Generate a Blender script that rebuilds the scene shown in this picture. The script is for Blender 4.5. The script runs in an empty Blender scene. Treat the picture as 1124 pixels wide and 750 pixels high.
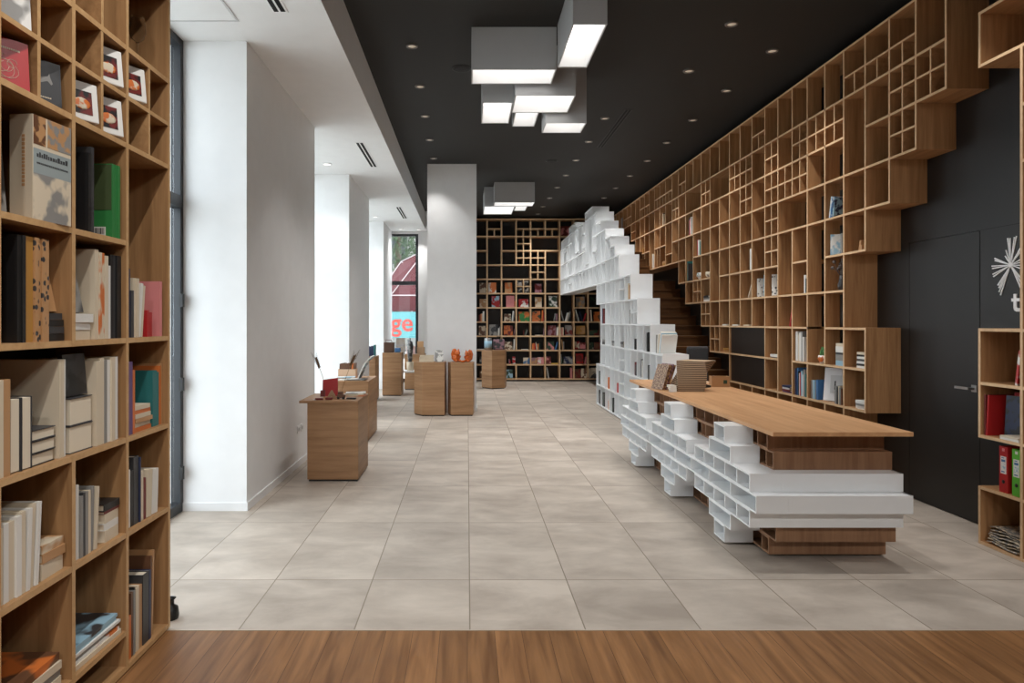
import bpy, bmesh, math, random
from mathutils import Matrix, Vector, Euler
random.seed(7)
SC = bpy.context.scene
COL = SC.collection
PI = math.pi
F, CX, CY, HC = 760.0, 513.0, 353.0, 1.6      # focal length in pixels, vanishing point, eye height

# ------------------------------------------------------------------ camera
cd = bpy.data.cameras.new('camera'); cam = bpy.data.objects.new('camera', cd); COL.objects.link(cam)
cam.location = (0, 0, HC); cam.rotation_euler = (PI/2, 0, 0)
cd.sensor_fit = 'HORIZONTAL'; cd.sensor_width = 36.0; cd.lens = 36.0*F/1124
cd.shift_x = (562-CX)/1124; cd.shift_y = -(375-CY)/1124
cd.clip_start = 0.05; cd.clip_end = 200
SC.camera = cam
SC.view_settings.view_transform = 'Standard'; SC.view_settings.look = 'None'
SC.view_settings.gamma = 1; SC.view_settings.use_curve_mapping = False
SC.view_settings.exposure = 0.0

# ------------------------------------------------------------------ materials
def lin(c):
    return tuple((v/255/12.92 if v/255 <= .04045 else ((v/255+.055)/1.055)**2.4) for v in c)
MATS = {}
def nodemat(name):
    m = bpy.data.materials.new(name); m.use_nodes = True
    nt = m.node_tree; b = nt.nodes['Principled BSDF']
    MATS[name] = m
    return m, nt, b
def plain(name, rgb, rough=.5, metal=0, spec=.5, bump=0, bscale=200):
    if name in MATS: return MATS[name]
    m, nt, b = nodemat(name)
    L = nt.links.new
    n = nt.nodes.new('ShaderNodeTexNoise'); n.inputs['Scale'].default_value = 6; n.inputs['Detail'].default_value = 3
    tc = nt.nodes.new('ShaderNodeTexCoord'); L(tc.outputs['Object'], n.inputs['Vector'])
    r = nt.nodes.new('ShaderNodeMix'); r.data_type = 'RGBA'
    c = lin(rgb); r.inputs[6].default_value = (*[v*.96 for v in c], 1); r.inputs[7].default_value = (*[min(1, v*1.04) for v in c], 1)
    L(n.outputs['Fac'], r.inputs[0]); L(r.outputs[2], b.inputs['Base Color'])
    b.inputs['Roughness'].default_value = rough; b.inputs['Metallic'].default_value = metal
    b.inputs['Specular IOR Level'].default_value = spec
    if bump:
        n2 = nt.nodes.new('ShaderNodeTexNoise'); n2.inputs['Scale'].default_value = bscale
        L(tc.outputs['Object'], n2.inputs['Vector'])
        bp = nt.nodes.new('ShaderNodeBump'); bp.inputs['Strength'].default_value = bump
        L(n2.outputs['Fac'], bp.inputs['Height']); L(bp.outputs['Normal'], b.inputs['Normal'])
    return m
def emit(name, rgb, s):
    if name in MATS: return MATS[name]
    m, nt, b = nodemat(name)
    b.inputs['Base Color'].default_value = (*lin(rgb), 1)
    b.inputs['Emission Color'].default_value = (*lin(rgb), 1); b.inputs['Emission Strength'].default_value = s
    return m
def oak(name, dark, light, sc, rough=.45, contrast=1.0):
    """wood with its grain along the axis of smallest scale"""
    m, nt, b = nodemat(name); L = nt.links.new
    tc = nt.nodes.new('ShaderNodeTexCoord'); oi = nt.nodes.new('ShaderNodeObjectInfo')
    ad = nt.nodes.new('ShaderNodeVectorMath'); ad.operation = 'MULTIPLY_ADD'
    mul = nt.nodes.new('ShaderNodeVectorMath'); mul.operation = 'SCALE'
    mul.inputs[0].default_value = (7.3, 11.1, 5.7); L(oi.outputs['Random'], mul.inputs['Scale'])
    ad.inputs[1].default_value = (1, 1, 1); L(tc.outputs['Object'], ad.inputs[0]); L(mul.outputs[0], ad.inputs[2])
    mp = nt.nodes.new('ShaderNodeMapping'); mp.inputs['Scale'].default_value = sc; L(ad.outputs[0], mp.inputs['Vector'])
    n1 = nt.nodes.new('ShaderNodeTexNoise'); n1.inputs['Scale'].default_value = 1; n1.inputs['Detail'].default_value = 5; n1.inputs['Roughness'].default_value = .62
    n1.inputs['Distortion'].default_value = .4
    L(mp.outputs[0], n1.inputs['Vector'])
    mp2 = nt.nodes.new('ShaderNodeMapping'); mp2.inputs['Scale'].default_value = tuple(v*.17 for v in sc); L(ad.outputs[0], mp2.inputs['Vector'])
    n2 = nt.nodes.new('ShaderNodeTexNoise'); n2.inputs['Scale'].default_value = 1; n2.inputs['Detail'].default_value = 2; L(mp2.outputs[0], n2.inputs['Vector'])
    mx = nt.nodes.new('ShaderNodeMath'); mx.operation = 'MULTIPLY_ADD'; mx.inputs[1].default_value = .6
    L(n1.outputs['Fac'], mx.inputs[0])
    m2 = nt.nodes.new('ShaderNodeMath'); m2.operation = 'MULTIPLY'; m2.inputs[1].default_value = .4; L(n2.outputs['Fac'], m2.inputs[0]); L(m2.outputs[0], mx.inputs[2])
    rp = nt.nodes.new('ShaderNodeValToRGB'); e = rp.color_ramp.elements
    h = .17/contrast
    e[0].position = .5-h; e[1].position = .5+h
    e[0].color = (*lin(dark), 1); e[1].color = (*lin(light), 1)
    L(mx.outputs[0], rp.inputs[0]); L(rp.outputs[0], b.inputs['Base Color'])
    b.inputs['Roughness'].default_value = rough; b.inputs['Specular IOR Level'].default_value = .3
    bp = nt.nodes.new('ShaderNodeBump'); bp.inputs['Strength'].default_value = .05; L(n1.outputs['Fac'], bp.inputs['Height']); L(bp.outputs['Normal'], b.inputs['Normal'])
    return m
OD, OL = (146, 104, 67), (196, 150, 105)
M_oak_z = oak('oak_upright', OD, OL, (26, 26, 1.6))
M_oak_x = oak('oak_board', OD, OL, (1.6, 26, 26))
M_oak_edge = oak('oak_edge', (208, 172, 132), (228, 194, 154), (30, 30, 30))  # pale ply edge; light on the front faces is put into its colour
M_oak_ped = oak('oak_pedestal', (138, 102, 70), (178, 138, 102), (1.5, 1.5, 22))
M_oak_top = oak('oak_counter_top', (184, 134, 92), (218, 172, 126), (18, 1.3, 18))
M_oak_core = oak('oak_counter_core', (124, 90, 66), (164, 126, 96), (26, 26, 1.8))
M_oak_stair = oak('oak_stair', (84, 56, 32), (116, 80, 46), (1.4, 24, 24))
M_dark_oak_z = oak('dim_oak_upright', (140, 104, 68), (184, 142, 98), (24, 24, 1.5))
M_dark_oak_x = oak('dim_oak_board', (140, 104, 68), (184, 142, 98), (1.5, 24, 24))
M_dark_edge = oak('dim_oak_edge', (186, 146, 100), (208, 170, 122), (30, 30, 30))  # front edge again paler, with the light on it put into the colour
M_white = plain('white_paint', (236, 236, 236), .55, bump=.02)
M_ceilwhite = plain('white_plaster', (232, 232, 232), .7)
M_shelfwhite = plain('white_lacquer', (238, 240, 241), .3)
M_black = plain('black_paint', (25, 24, 23), .42)
M_ceil = plain('charcoal_ceiling', (29, 27, 24), .75)
M_back = plain('black_back_panel', (36, 34, 32), .6)
M_panel = plain('black_cabinet_panel', (44, 40, 37), .3)
M_darkmetal = plain('dark_metal', (52, 55, 58), .4, .4)
M_steel = plain('brushed_steel', (180, 180, 180), .3, .9)
M_lampgrey = plain('lamp_shell', (182, 183, 184), .5)
M_blackmat = plain('black_plastic', (22, 22, 22), .4)
M_pages = plain('page_edges', (226, 214, 192), .8)
M_trim = plain('downlight_trim', (120, 116, 110), .4)
M_lamp = emit('lamp_diffuser', (255, 253, 250), 2.0)
M_dl = emit('downlight_lens', (255, 240, 220), .14)
M_dlw = emit('bright_downlight_lens', (255, 250, 244), 3.0)
def glassmat():
    m, nt, b = nodemat('window_glass'); L = nt.links.new
    nt.nodes.remove(b)
    t = nt.nodes.new('ShaderNodeBsdfTransparent'); t.inputs[0].default_value = (.95, .97, .97, 1)
    g = nt.nodes.new('ShaderNodeBsdfGlossy'); g.inputs['Roughness'].default_value = .02
    mx = nt.nodes.new('ShaderNodeMixShader'); mx.inputs[0].default_value = .07
    L(t.outputs[0], mx.inputs[1]); L(g.outputs[0], mx.inputs[2]); L(mx.outputs[0], nt.nodes['Material Output'].inputs['Surface'])
    return m
M_glass = glassmat()

def tilemat():
    m, nt, b = nodemat('floor_tile'); L = nt.links.new; N = nt.nodes.new
    tc = N('ShaderNodeTexCoord'); sep = N('ShaderNodeSeparateXYZ'); L(tc.outputs['Object'], sep.inputs[0])
    def mth(op, a, bb=None, c=None):
        n = N('ShaderNodeMath'); n.operation = op
        for i, v in enumerate((a, bb, c)):
            if v is None: continue
            if isinstance(v, (int, float)): n.inputs[i].default_value = v
            else: L(v, n.inputs[i])
        return n.outputs[0]
    u = mth('DIVIDE', mth('SUBTRACT', sep.outputs[0], .013-30*.6), .6)
    v = mth('DIVIDE', mth('SUBTRACT', sep.outputs[1], 4.286-30*1.22), 1.22)
    fu, fv = mth('FRACT', u), mth('FRACT', v); iu, iv = mth('FLOOR', u), mth('FLOOR', v)
    du = mth('MULTIPLY', mth('MINIMUM', fu, mth('SUBTRACT', 1, fu)), .6)
    dv = mth('MULTIPLY', mth('MINIMUM', fv, mth('SUBTRACT', 1, fv)), 1.22)
    joint = mth('LESS_THAN', mth('MINIMUM', du, dv), .0035)
    cid = N('ShaderNodeCombineXYZ'); L(iu, cid.inputs[0]); L(iv, cid.inputs[1])
    wn = N('ShaderNodeTexWhiteNoise'); wn.noise_dimensions = '2D'; L(cid.outputs[0], wn.inputs['Vector'])
    off = N('ShaderNodeVectorMath'); off.operation = 'MULTIPLY_ADD'; off.inputs[1].default_value = (9, 9, 9)
    L(wn.outputs['Color'], off.inputs[0]); L(tc.outputs['Object'], off.inputs[2])
    mp = N('ShaderNodeMapping'); mp.inputs['Scale'].default_value = (1.05, 1.7, 1); L(off.outputs[0], mp.inputs['Vector'])
    n1 = N('ShaderNodeTexNoise'); n1.inputs['Scale'].default_value = 1.9; n1.inputs['Detail'].default_value = 6; n1.inputs['Roughness'].default_value = .58; n1.inputs['Distortion'].default_value = .3
    L(mp.outputs[0], n1.inputs['Vector'])
    rp = N('ShaderNodeValToRGB'); e = rp.color_ramp.elements
    e[0].position = .3; e[1].position = .66; e[0].color = (*lin((162, 150, 138)), 1); e[1].color = (*lin((196, 184, 171)), 1)
    L(n1.outputs['Fac'], rp.inputs[0])
    hs = N('ShaderNodeHueSaturation'); L(rp.outputs[0], hs.inputs['Color'])
    L(mth('MULTIPLY_ADD', wn.outputs['Value'], .16, .92), hs.inputs['Value'])
    mx = N('ShaderNodeMix'); mx.data_type = 'RGBA'; L(joint, mx.inputs[0]); L(hs.outputs[0], mx.inputs[6]); mx.inputs[7].default_value = (*lin((136, 124, 108)), 1)
    L(mx.outputs[2], b.inputs['Base Color'])
    b.inputs['Specular IOR Level'].default_value = .35
    L(mth('MULTIPLY_ADD', n1.outputs['Fac'], .25, .36), b.inputs['Roughness'])
    bp = N('ShaderNodeBump'); bp.inputs['Strength'].default_value = .15; bp.inputs['Distance'].default_value = .004
    L(mth('SUBTRACT', 1, joint), bp.inputs['Height']); L(bp.outputs['Normal'], b.inputs['Normal'])
    return m
M_tile = tilemat()
def plankmat():
    m, nt, b = nodemat('floor_plank'); L = nt.links.new; N = nt.nodes.new
    tc = N('ShaderNodeTexCoord')
    mp0 = N('ShaderNodeMapping'); mp0.inputs['Rotation'].default_value = (0, 0, PI/2); L(tc.outputs['Object'], mp0.inputs['Vector'])
    br = N('ShaderNodeTexBrick'); br.inputs['Scale'].default_value = 1; br.inputs['Brick Width'].default_value = 1.9; br.inputs['Row Height'].default_value = .14
    br.inputs['Mortar Size'].default_value = .0012; br.inputs['Color1'].default_value = (0, 0, 0, 1); br.inputs['Color2'].default_value = (1, 1, 1, 1)
    br.inputs['Mortar'].default_value = (.3, .3, .3, 1); L(mp0.outputs[0], br.inputs['Vector'])
    off = N('ShaderNodeVectorMath'); off.operation = 'MULTIPLY_ADD'; off.inputs[1].default_value = (4, 6, 3); L(br.outputs['Color'], off.inputs[0]); L(tc.outputs['Object'], off.inputs[2])
    mp = N('ShaderNodeMapping'); mp.inputs['Scale'].default_value = (22, 1.6, 1); L(off.outputs[0], mp.inputs['Vector'])
    n1 = N('ShaderNodeTexNoise'); n1.inputs['Scale'].default_value = 1; n1.inputs['Detail'].default_value = 6; n1.inputs['Distortion'].default_value = .5; L(mp.outputs[0], n1.inputs['Vector'])
    rp = N('ShaderNodeValToRGB'); e = rp.color_ramp.elements
    e[0].position = .3; e[1].position = .7; e[0].color = (*lin((112, 76, 46)), 1); e[1].color = (*lin((156, 112, 72)), 1); L(n1.outputs['Fac'], rp.inputs[0])
    hs = N('ShaderNodeHueSaturation'); L(rp.outputs[0], hs.inputs['Color'])
    ma = N('ShaderNodeMath'); ma.operation = 'MULTIPLY_ADD'; ma.inputs[1].default_value = .22; ma.inputs[2].default_value = .88; L(br.outputs['Color'], ma.inputs[0]); L(ma.outputs[0], hs.inputs['Value'])
    mx = N('ShaderNodeMix'); mx.data_type = 'RGBA'; L(br.outputs['Fac'], mx.inputs[0]); L(hs.outputs[0], mx.inputs[6]); mx.inputs[7].default_value = (*lin((70, 42, 22)), 1)
    L(mx.outputs[2], b.inputs['Base Color']); b.inputs['Roughness'].default_value = .42; b.inputs['Specular IOR Level'].default_value = .3
    return m
M_plank = plankmat()

PAL = dict(cream=(214, 200, 176), white=(226, 224, 218), grey=(140, 138, 134), black=(30, 29, 29), charcoal=(58, 58, 60), red=(176, 34, 36), darkred=(112, 38, 34),
    orange=(206, 112, 52), tan=(186, 142, 98), brown=(104, 70, 48), pink=(218, 138, 138), mauve=(150, 112, 122), blue=(66, 112, 160), lightblue=(150, 186, 204), navy=(36, 46, 78),
    teal=(44, 116, 116), green=(50, 128, 66), darkgreen=(48, 72, 54), purple=(104, 76, 122), gold=(178, 130, 62), yellow=(214, 176, 74), lime=(92, 176, 56), kraft=(170, 136, 104))
NAMES = dict(darkred='dark red', lightblue='light blue', darkgreen='dark green', kraft='kraft brown')
def cname(c): return NAMES.get(c, c)
def cov(c):
    return plain('cover_'+c, PAL[c], .45)
def printed(c1, c2, scale=14, style=0):
    """a cover with a printed picture of two colours"""
    nm = 'print_%s_%s_%d_%d' % (c1, c2, scale, style)
    if nm in MATS: return MATS[nm]
    m, nt, b = nodemat(nm); L = nt.links.new; N = nt.nodes.new
    tc = N('ShaderNodeTexCoord'); oi = N('ShaderNodeObjectInfo')
    ad = N('ShaderNodeVectorMath'); ad.operation = 'ADD'
    cm = N('ShaderNodeMath'); cm.operation = 'MULTIPLY'; cm.inputs[1].default_value = 20; L(oi.outputs['Random'], cm.inputs[0])
    L(tc.outputs['Object'], ad.inputs[0]); L(cm.outputs[0], ad.inputs[1])
    if style == 0:
        n = N('ShaderNodeTexNoise'); n.inputs['Scale'].default_value = scale; n.inputs['Detail'].default_value = 2; out = n.outputs['Fac']; lo, hi = .46, .54
    else:
        n = N('ShaderNodeTexVoronoi'); n.inputs['Scale'].default_value = scale; out = n.outputs['Distance']; lo, hi = .28, .36
    L(ad.outputs[0], n.inputs['Vector'])
    rp = N('ShaderNodeValToRGB'); e = rp.color_ramp.elements; e[0].position = lo; e[1].position = hi
    e[0].color = (*lin(PAL[c1]), 1); e[1].color = (*lin(PAL[c2]), 1)
    L(out, rp.inputs[0]); L(rp.outputs[0], b.inputs['Base Color']); b.inputs['Roughness'].default_value = .4
    return m

# ------------------------------------------------------------------ mesh builder
class MB:
    def __init__(s): s.bm = bmesh.new()
    def box(s, x0, x1, y0, y1, z0, z1, mi=0, front=None, M=None):
        """front: material index for the face looking along -y"""
        if x0 > x1: x0, x1 = x1, x0
        if y0 > y1: y0, y1 = y1, y0
        if z0 > z1: z0, z1 = z1, z0
        P = [(x0,y0,z0),(x1,y0,z0),(x1,y1,z0),(x0,y1,z0),(x0,y0,z1),(x1,y0,z1),(x1,y1,z1),(x0,y1,z1)]
        v = [s.bm.verts.new(M @ Vector(p) if M else p) for p in P]
        for k, q in enumerate(((0,3,2,1),(4,5,6,7),(0,1,5,4),(1,2,6,5),(2,3,7,6),(3,0,4,7))):
            f = s.bm.faces.new([v[i] for i in q]); f.material_index = front if (front is not None and k == 2) else mi
        return s
    def prism(s, pts, z0, z1, mi=0, M=None, top=None):
        T = lambda p: (M @ Vector(p)) if M else p
        a = [s.bm.verts.new(T((x, y, z0))) for x, y in pts]; b = [s.bm.verts.new(T((x, y, z1))) for x, y in pts]
        n = len(pts)
        f = s.bm.faces.new(a[::-1]); f.material_index = mi
        f = s.bm.faces.new(b); f.material_index = mi if top is None else top
        for i in range(n):
            f = s.bm.faces.new((a[i], a[(i+1) % n], b[(i+1) % n], b[i])); f.material_index = mi
        return s
    def lathe(s, prof, cx=0, cy=0, n=24, mi=0, M=None, smooth=True):
        rings = []
        T = lambda p: (M @ Vector(p)) if M else p
        for r, z in prof:
            if r < 1e-6: rings.append([s.bm.verts.new(T((cx, cy, z)))])
            else: rings.append([s.bm.verts.new(T((cx+r*math.cos(2*PI*i/n), cy+r*math.sin(2*PI*i/n), z))) for i in range(n)])
        for a, b in zip(rings, rings[1:]):
            for i in range(n):
                j = (i+1) % n
                q = [a[i % len(a)], a[j % len(a)], b[j % len(b)], b[i % len(b)]]
                u = []
                for w in q:
                    if w not in u: u.append(w)
                if len(u) > 2:
                    f = s.bm.faces.new(u); f.material_index = mi; f.smooth = smooth
        return s
    def tube(s, pts, r, n=8, mi=0):
        pts = [Vector(p) for p in pts]; rings = []
        for i, p in enumerate(pts):
            d = (pts[min(i+1, len(pts)-1)] - pts[max(i-1, 0)]).normalized()
            a = d.orthogonal().normalized() if i == 0 else (rings_a - d*rings_a.dot(d)).normalized()
            rings_a = a; b = d.cross(a)
            rr = r[i] if isinstance(r, (list, tuple)) else r
            rings.append([s.bm.verts.new(p + a*rr*math.cos(2*PI*k/n) + b*rr*math.sin(2*PI*k/n)) for k in range(n)])
        for A, B in zip(rings, rings[1:]):
            for k in range(n):
                f = s.bm.faces.new((A[k], A[(k+1) % n], B[(k+1) % n], B[k])); f.smooth = True; f.material_index = mi
        f = s.bm.faces.new(rings[0][::-1]); f.material_index = mi
        f = s.bm.faces.new(rings[-1]); f.material_index = mi
        return s
    def ball(s, c, r, mi=0, sub=2, sx=1, sy=1, sz=1):
        M = Matrix.Translation(c) @ Matrix.Diagonal((r*sx, r*sy, r*sz, 1))
        res = bmesh.ops.create_icosphere(s.bm, subdivisions=sub, radius=1, matrix=M)
        for v in res['verts']:
            for f in v.link_faces: f.smooth = True; f.material_index = mi
        return s
    def build(s, name, mats, parent=None, bevel=0):
        me = bpy.data.meshes.new(name); bmesh.ops.recalc_face_normals(s.bm, faces=s.bm.faces[:]); s.bm.to_mesh(me); s.bm.free()
        for m in (mats if isinstance(mats, (list, tuple)) else [mats]): me.materials.append(m)
        o = bpy.data.objects.new(name, me); COL.objects.link(o)
        if parent is not None: o.parent = parent
        if bevel:
            md = o.modifiers.new('bevel', 'BEVEL'); md.width = bevel; md.segments = 2; md.limit_method = 'ANGLE'
        return o
def thing(name, label, cat, M=None, group=None):
    o = bpy.data.objects.new(name, None); COL.objects.link(o); o.empty_display_size = .1
    if M is not None:
        if not isinstance(M, Matrix): M = Matrix.Translation(M)
        o.matrix_world = M
    o['label'] = label; o['category'] = cat
    if group: o['group'] = group
    return o
def tag(o, label, cat, group=None):
    o['label'] = label; o['category'] = cat
    if group: o['group'] = group
    return o
def struct(name, mb, m):
    o = mb.build(name, m); o['kind'] = 'structure'; return o
def T(x, y, z): return Matrix.Translation((x, y, z))
def R(a, ax='Z'): return Matrix.Rotation(a, 4, ax)
# ------------------------------------------------------------------ the room
CZ, SZ = 4.4, 3.97          # dark ceiling, white soffit
YT = 3.587                  # where the planks meet the tiles
struct('floor', MB().box(-2.95, 4.2, YT, 19.0, -.12, 0), M_tile)
struct('floor_planks', MB().box(-2.95, 4.2, -3.2, YT-.008, -.12, .001), M_plank)
struct('trim_threshold', MB().box(-2.4, 4.02, YT-.008, YT, -.1, .003), plain('threshold_metal', (196, 184, 166), .4, .3))
struct('ceiling', MB().box(-1.08, 4.2, -3.2, 19.0, CZ, CZ+.2), M_ceil)
struct('ceiling_soffit', MB().box(-2.95, -1.08, -3.2, 19.0, SZ, CZ+.2), M_ceilwhite)
struct('ceiling_bulkhead', MB().box(-1.08, .2, 17.6, 19.0, SZ, CZ), M_ceilwhite)
mb = MB().box(4.02, 4.2, -3.2, 5.43, 0, CZ).box(4.02, 4.2, 6.30, 19.0, 0, CZ).box(4.02, 4.2, 5.43, 6.30, 2.315, CZ).box(4.05, 4.2, 5.43, 6.30, 0, 2.315)
struct('wall_right', mb, M_black)
struct('wall_back', MB().box(.2, 4.02, 18.86, 19.0, 0, CZ), M_back)
struct('wall_front', MB().box(-2.95, 4.2, -3.3, -3.2, 0, CZ), M_white)
# white end wall with its window opening
WX0, WX1, WY = -2.07, -1.29, 18.2
mb = MB().box(-2.95, WX0, WY, WY+.3, 0, SZ).box(WX1, .2, WY, WY+.3, 0, SZ).box(WX0, WX1, WY, WY+.3, 3.9, SZ)
struct('wall_end', mb, M_white)
struct('wall_column', MB().box(-2.95, -1.865, 5.85, 8.46, 0, SZ), M_white)
struct('wall_column', MB().box(-2.95, -1.905, 11.15, 13.42, 0, SZ), M_white)
struct('wall_column', MB().box(-2.95, -1.985, 16.4, WY, 0, SZ), M_white)
struct('wall_left', MB().box(-2.95, -2.42, -3.2, 2.4, 0, SZ), M_white)
struct('pillar', MB().box(-.712, .162, 12.3, 13.15, 0, CZ), M_white)
mb = MB().box(-1.865, -1.853, 5.85, 8.46, 0, .07).box(-2.42, -1.853, 5.838, 5.85, 0, .07)
struct('baseboard_left', mb, M_white)
struct('baseboard_pillar', MB().box(-.724, .174, 12.288, 13.162, 0, .07), M_white)
# seams of the black panelling beside the door
mb = MB().box(4.0195, 4.021, -3.2, 5.43, 2.313, 2.317).box(4.0195, 4.021, 5.426, 5.43, 0, 2.315)
struct('trim_right', mb, plain('panel_gap', (8, 8, 8), .8))

def glazed(name, y0, y1, parts, z1=SZ, tr=2.6, gx=-2.42):
    """a glazed bay in the left wall: frame, transom, mullions, panes"""
    t = bpy.data.objects.new(name, None); COL.objects.link(t); t['kind'] = 'structure'; t.location = (gx, y0, 0)
    w = y1-y0; f = MB(); g = .06
    f.box(-.06, .02, 0, g, 0, z1).box(-.06, .02, w-g, w, 0, z1).box(-.06, .02, g, w-g, z1-g, z1).box(-.06, .02, g, w-g, 0, .08).box(-.06, .03, g, w-g, tr-.05, tr+.05)
    st = [g+(w-2*g)*i/parts for i in range(1, parts)]
    for s in st: f.box(-.06, .02, s-.04, s+.04, .08, tr-.05).box(-.06, .02, s-.03, s+.03, tr+.05, z1-g)
    f.build('frame', M_darkmetal, t)
    ys = [g]+st+[w-g]
    for a, b in zip(ys, ys[1:]):
        MB().box(-.03, -.022, a+.03, b-.03, .08, tr-.05).build('pane', M_glass, t)
        MB().box(-.03, -.022, a+.03, b-.03, tr+.05, z1-g).build('pane', M_glass, t)
    return t
w1 = glazed('window_1', 2.4, 5.85, 3)
hb = MB()
for z in (.28, 1.02, 1.72): hb.box(.02, .05, 3.36, 3.40, z, z+.11)
hb.build('hinge', M_blackmat, w1)
glazed('window_2', 8.46, 11.15, 2, gx=-2.62); glazed('window_3', 13.42, 16.4, 2, gx=-2.62)
# end window
t = bpy.data.objects.new('window_4', None); COL.objects.link(t); t['kind'] = 'structure'; t.location = (WX0, WY, 0)
w = WX1-WX0; f = MB(); g = .05
f.box(0, g, 0, .08, 0, 3.9).box(w-.07, w, 0, .08, 0, 3.9).box(g, w-.07, 0, .08, 3.84, 3.9).box(g, w-.07, 0, .08, 2.56, 2.66).box(g, w-.07, 0, .08, 0, .1)
f.build('frame', M_darkmetal, t)
MB().box(g, w-.07, .04, .047, .1, 2.56).build('pane', M_glass, t); MB().box(g, w-.07, .04, .047, 2.66, 3.84).build('pane', M_glass, t)

# flush black door
t = bpy.data.objects.new('door_1', None); COL.objects.link(t); t['kind'] = 'structure'; t.location = (4.02, 5.43, 0)
MB().box(0, .03, .005, .865, .006, 2.31).build('panel', M_black, t)
h = MB().box(-.008, 0, .03, .085, 1.04, 1.095)
h.box(-.05, -.008, .045, .07, 1.058, 1.078).box(-.062, -.045, .045, .20, 1.058, 1.078)
h.build('handle', M_steel, t, bevel=.002)

# logo on the black wall: a burst of thin strokes and the letter t
lg = thing('wall_logo', 'white starburst of thin strokes with letter t on black wall', 'logo', T(4.018, 5.118, 2.0175))
s = MB()
rays = [(98, .205), (92, .2), (80, .205), (75, .215), (112, .125), (127, .09), (158, .17), (163, .16), (178, .185), (184, .18), (198, .185), (204, .185), (229, .19), (235, .2), (240, .225), (246, .24),
        (52, .16), (45, .17), (20, .18), (8, .19), (-6, .18), (-20, .18), (-48, .19), (-55, .2), (-62, .2)]
for a, r in rays:
    a = math.radians(a); d = Vector((0, -math.cos(a), math.sin(a))); n = Vector((0, -math.sin(a), -math.cos(a)))
    M2 = Matrix.Identity(4); M2.col[0] = (*d, 0); M2.col[1] = (*n, 0); M2.col[2] = (*d.cross(n), 0)
    q = .0046 if r > .15 else .0034; s.prism([(0, -.002), (r, -q), (r, q), (0, .002)], -.004, .004, M=M2)
s.lathe([(0, -.005), (.022, -.005), (.022, .005), (0, .005)], n=20, M=R(PI/2, 'Y')); s.build('burst', plain('logo_white', (250, 250, 250), .5), lg)
def text(name, body, size, M, mat, parent=None, extrude=.003):
    c = bpy.data.curves.new(name, 'FONT'); c.body = body; c.size = size; c.extrude = extrude; c.align_x = 'CENTER'; c.offset = size*.015
    o = bpy.data.objects.new(name, c); COL.objects.link(o); c.materials.append(mat)
    bpy.context.view_layer.update()
    me = bpy.data.meshes.new_from_object(o.evaluated_get(bpy.context.evaluated_depsgraph_get()))
    bpy.data.objects.remove(o)
    o = bpy.data.objects.new(name, me); COL.objects.link(o)
    if parent: o.parent = parent
    o.matrix_local = M
    return o
tp = [(-.016, .13), (.012, .13), (.012, .098), (.04, .098), (.04, .074), (.012, .074), (.012, .034), (.018, .025), (.042, .025), (.042, .0), (.008, .0), (-.010, .010), (-.016, .028), (-.016, .074), (-.036, .074), (-.036, .098), (-.016, .098)]
MB().prism(tp, -.005, .003, M=T(0, -.045, -.345) @ Matrix(((0, 0, 1, 0), (-1, 0, 0, 0), (0, 1, 0, 0), (0, 0, 0, 1)))).build('letter', MATS['logo_white'], lg)

# ------------------------------------------------------------------ outside
ex = [('street', MB().box(-40, 12, 19.0, 60, -.3, -.06).box(-40, -2.95, -20, 19.0, -.3, -.06), plain('street_paving', (212, 209, 203), .8))]
for n, mb, m in ex: struct(n, mb, m)
aw = thing('shop_awning', 'burgundy shop awning with white piping seen through end window', 'awning', T(-2.7, 25.5, 0))
mb = MB(); 
A = Vector((-.6, 0, 2.55)); B = Vector((1.55, 0, 2.55)); C_ = Vector((1.1, 1.2, 4.35)); D_ = Vector((.15, 1.2, 3.9)); E_ = Vector((-.6, 1.2, 3.0))
for (p, q, r) in ((A, B, C_), (A, C_, D_), (A, D_, E_)):
    n = Vector((0, .03, -.03)); v = [mb.bm.verts.new(x) for x in (p, q, r)]; u = [mb.bm.verts.new(x+n) for x in (p, q, r)]
    mb.bm.faces.new(v); mb.bm.faces.new(u[::-1])
    for i in range(3): mb.bm.faces.new((v[i], v[(i+1) % 3], u[(i+1) % 3], u[i]))
mb.build('canvas', plain('burgundy_canvas', (80, 16, 24), .8), aw)
vb = MB()
for k in range(12):
    x0 = -.6+k*.18; vb.prism([(x0, -.015), (x0+.18, -.015), (x0+.18, .015), (x0, .015)], 2.0, 2.56)
    vb.prism([(x0+.03, -.015), (x0+.15, -.015), (x0+.15, .015), (x0+.03, .015)], 1.93, 2.0)
vb.build('valance', MATS['burgundy_canvas'], aw)
pb = MB()
for p, q in ((A, B), (A, D_), (D_, C_), (C_, B), (A+Vector((.5, 0, .02)), C_), (D_, B)): pb.tube([p+Vector((0, -.03, .01)), q+Vector((0, -.03, .01))], .022, 6)
pb.build('piping', plain('white_piping', (180, 165, 165), .6), aw)
mb = MB()
for x in (-.5, 1.5): mb.tube([(x, .1, -.06), (x, .1, 2.55)], .03)
mb.build('post', M_darkmetal, aw)
sg = thing('shop_sign', 'pale teal street sign with coral letters ge under awning', 'sign', T(-2.6, 25.2, 0))
MB().box(-.55, .95, 0, .06, 1.0, 1.95).build('board', plain('sign_teal', (84, 148, 152), .6), sg)
text('lettering', 'ge', .9, T(.22, -.01, 1.26) @ R(PI/2, 'X'), plain('sign_coral', (190, 62, 52), .6), sg, .008)
mb = MB().tube([(-.5, .03, -.06), (-.5, .03, 1.0)], .025).tube([(.9, .03, -.06), (.9, .03, 1.0)], .025); mb.build('post', M_steel, sg)
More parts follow.
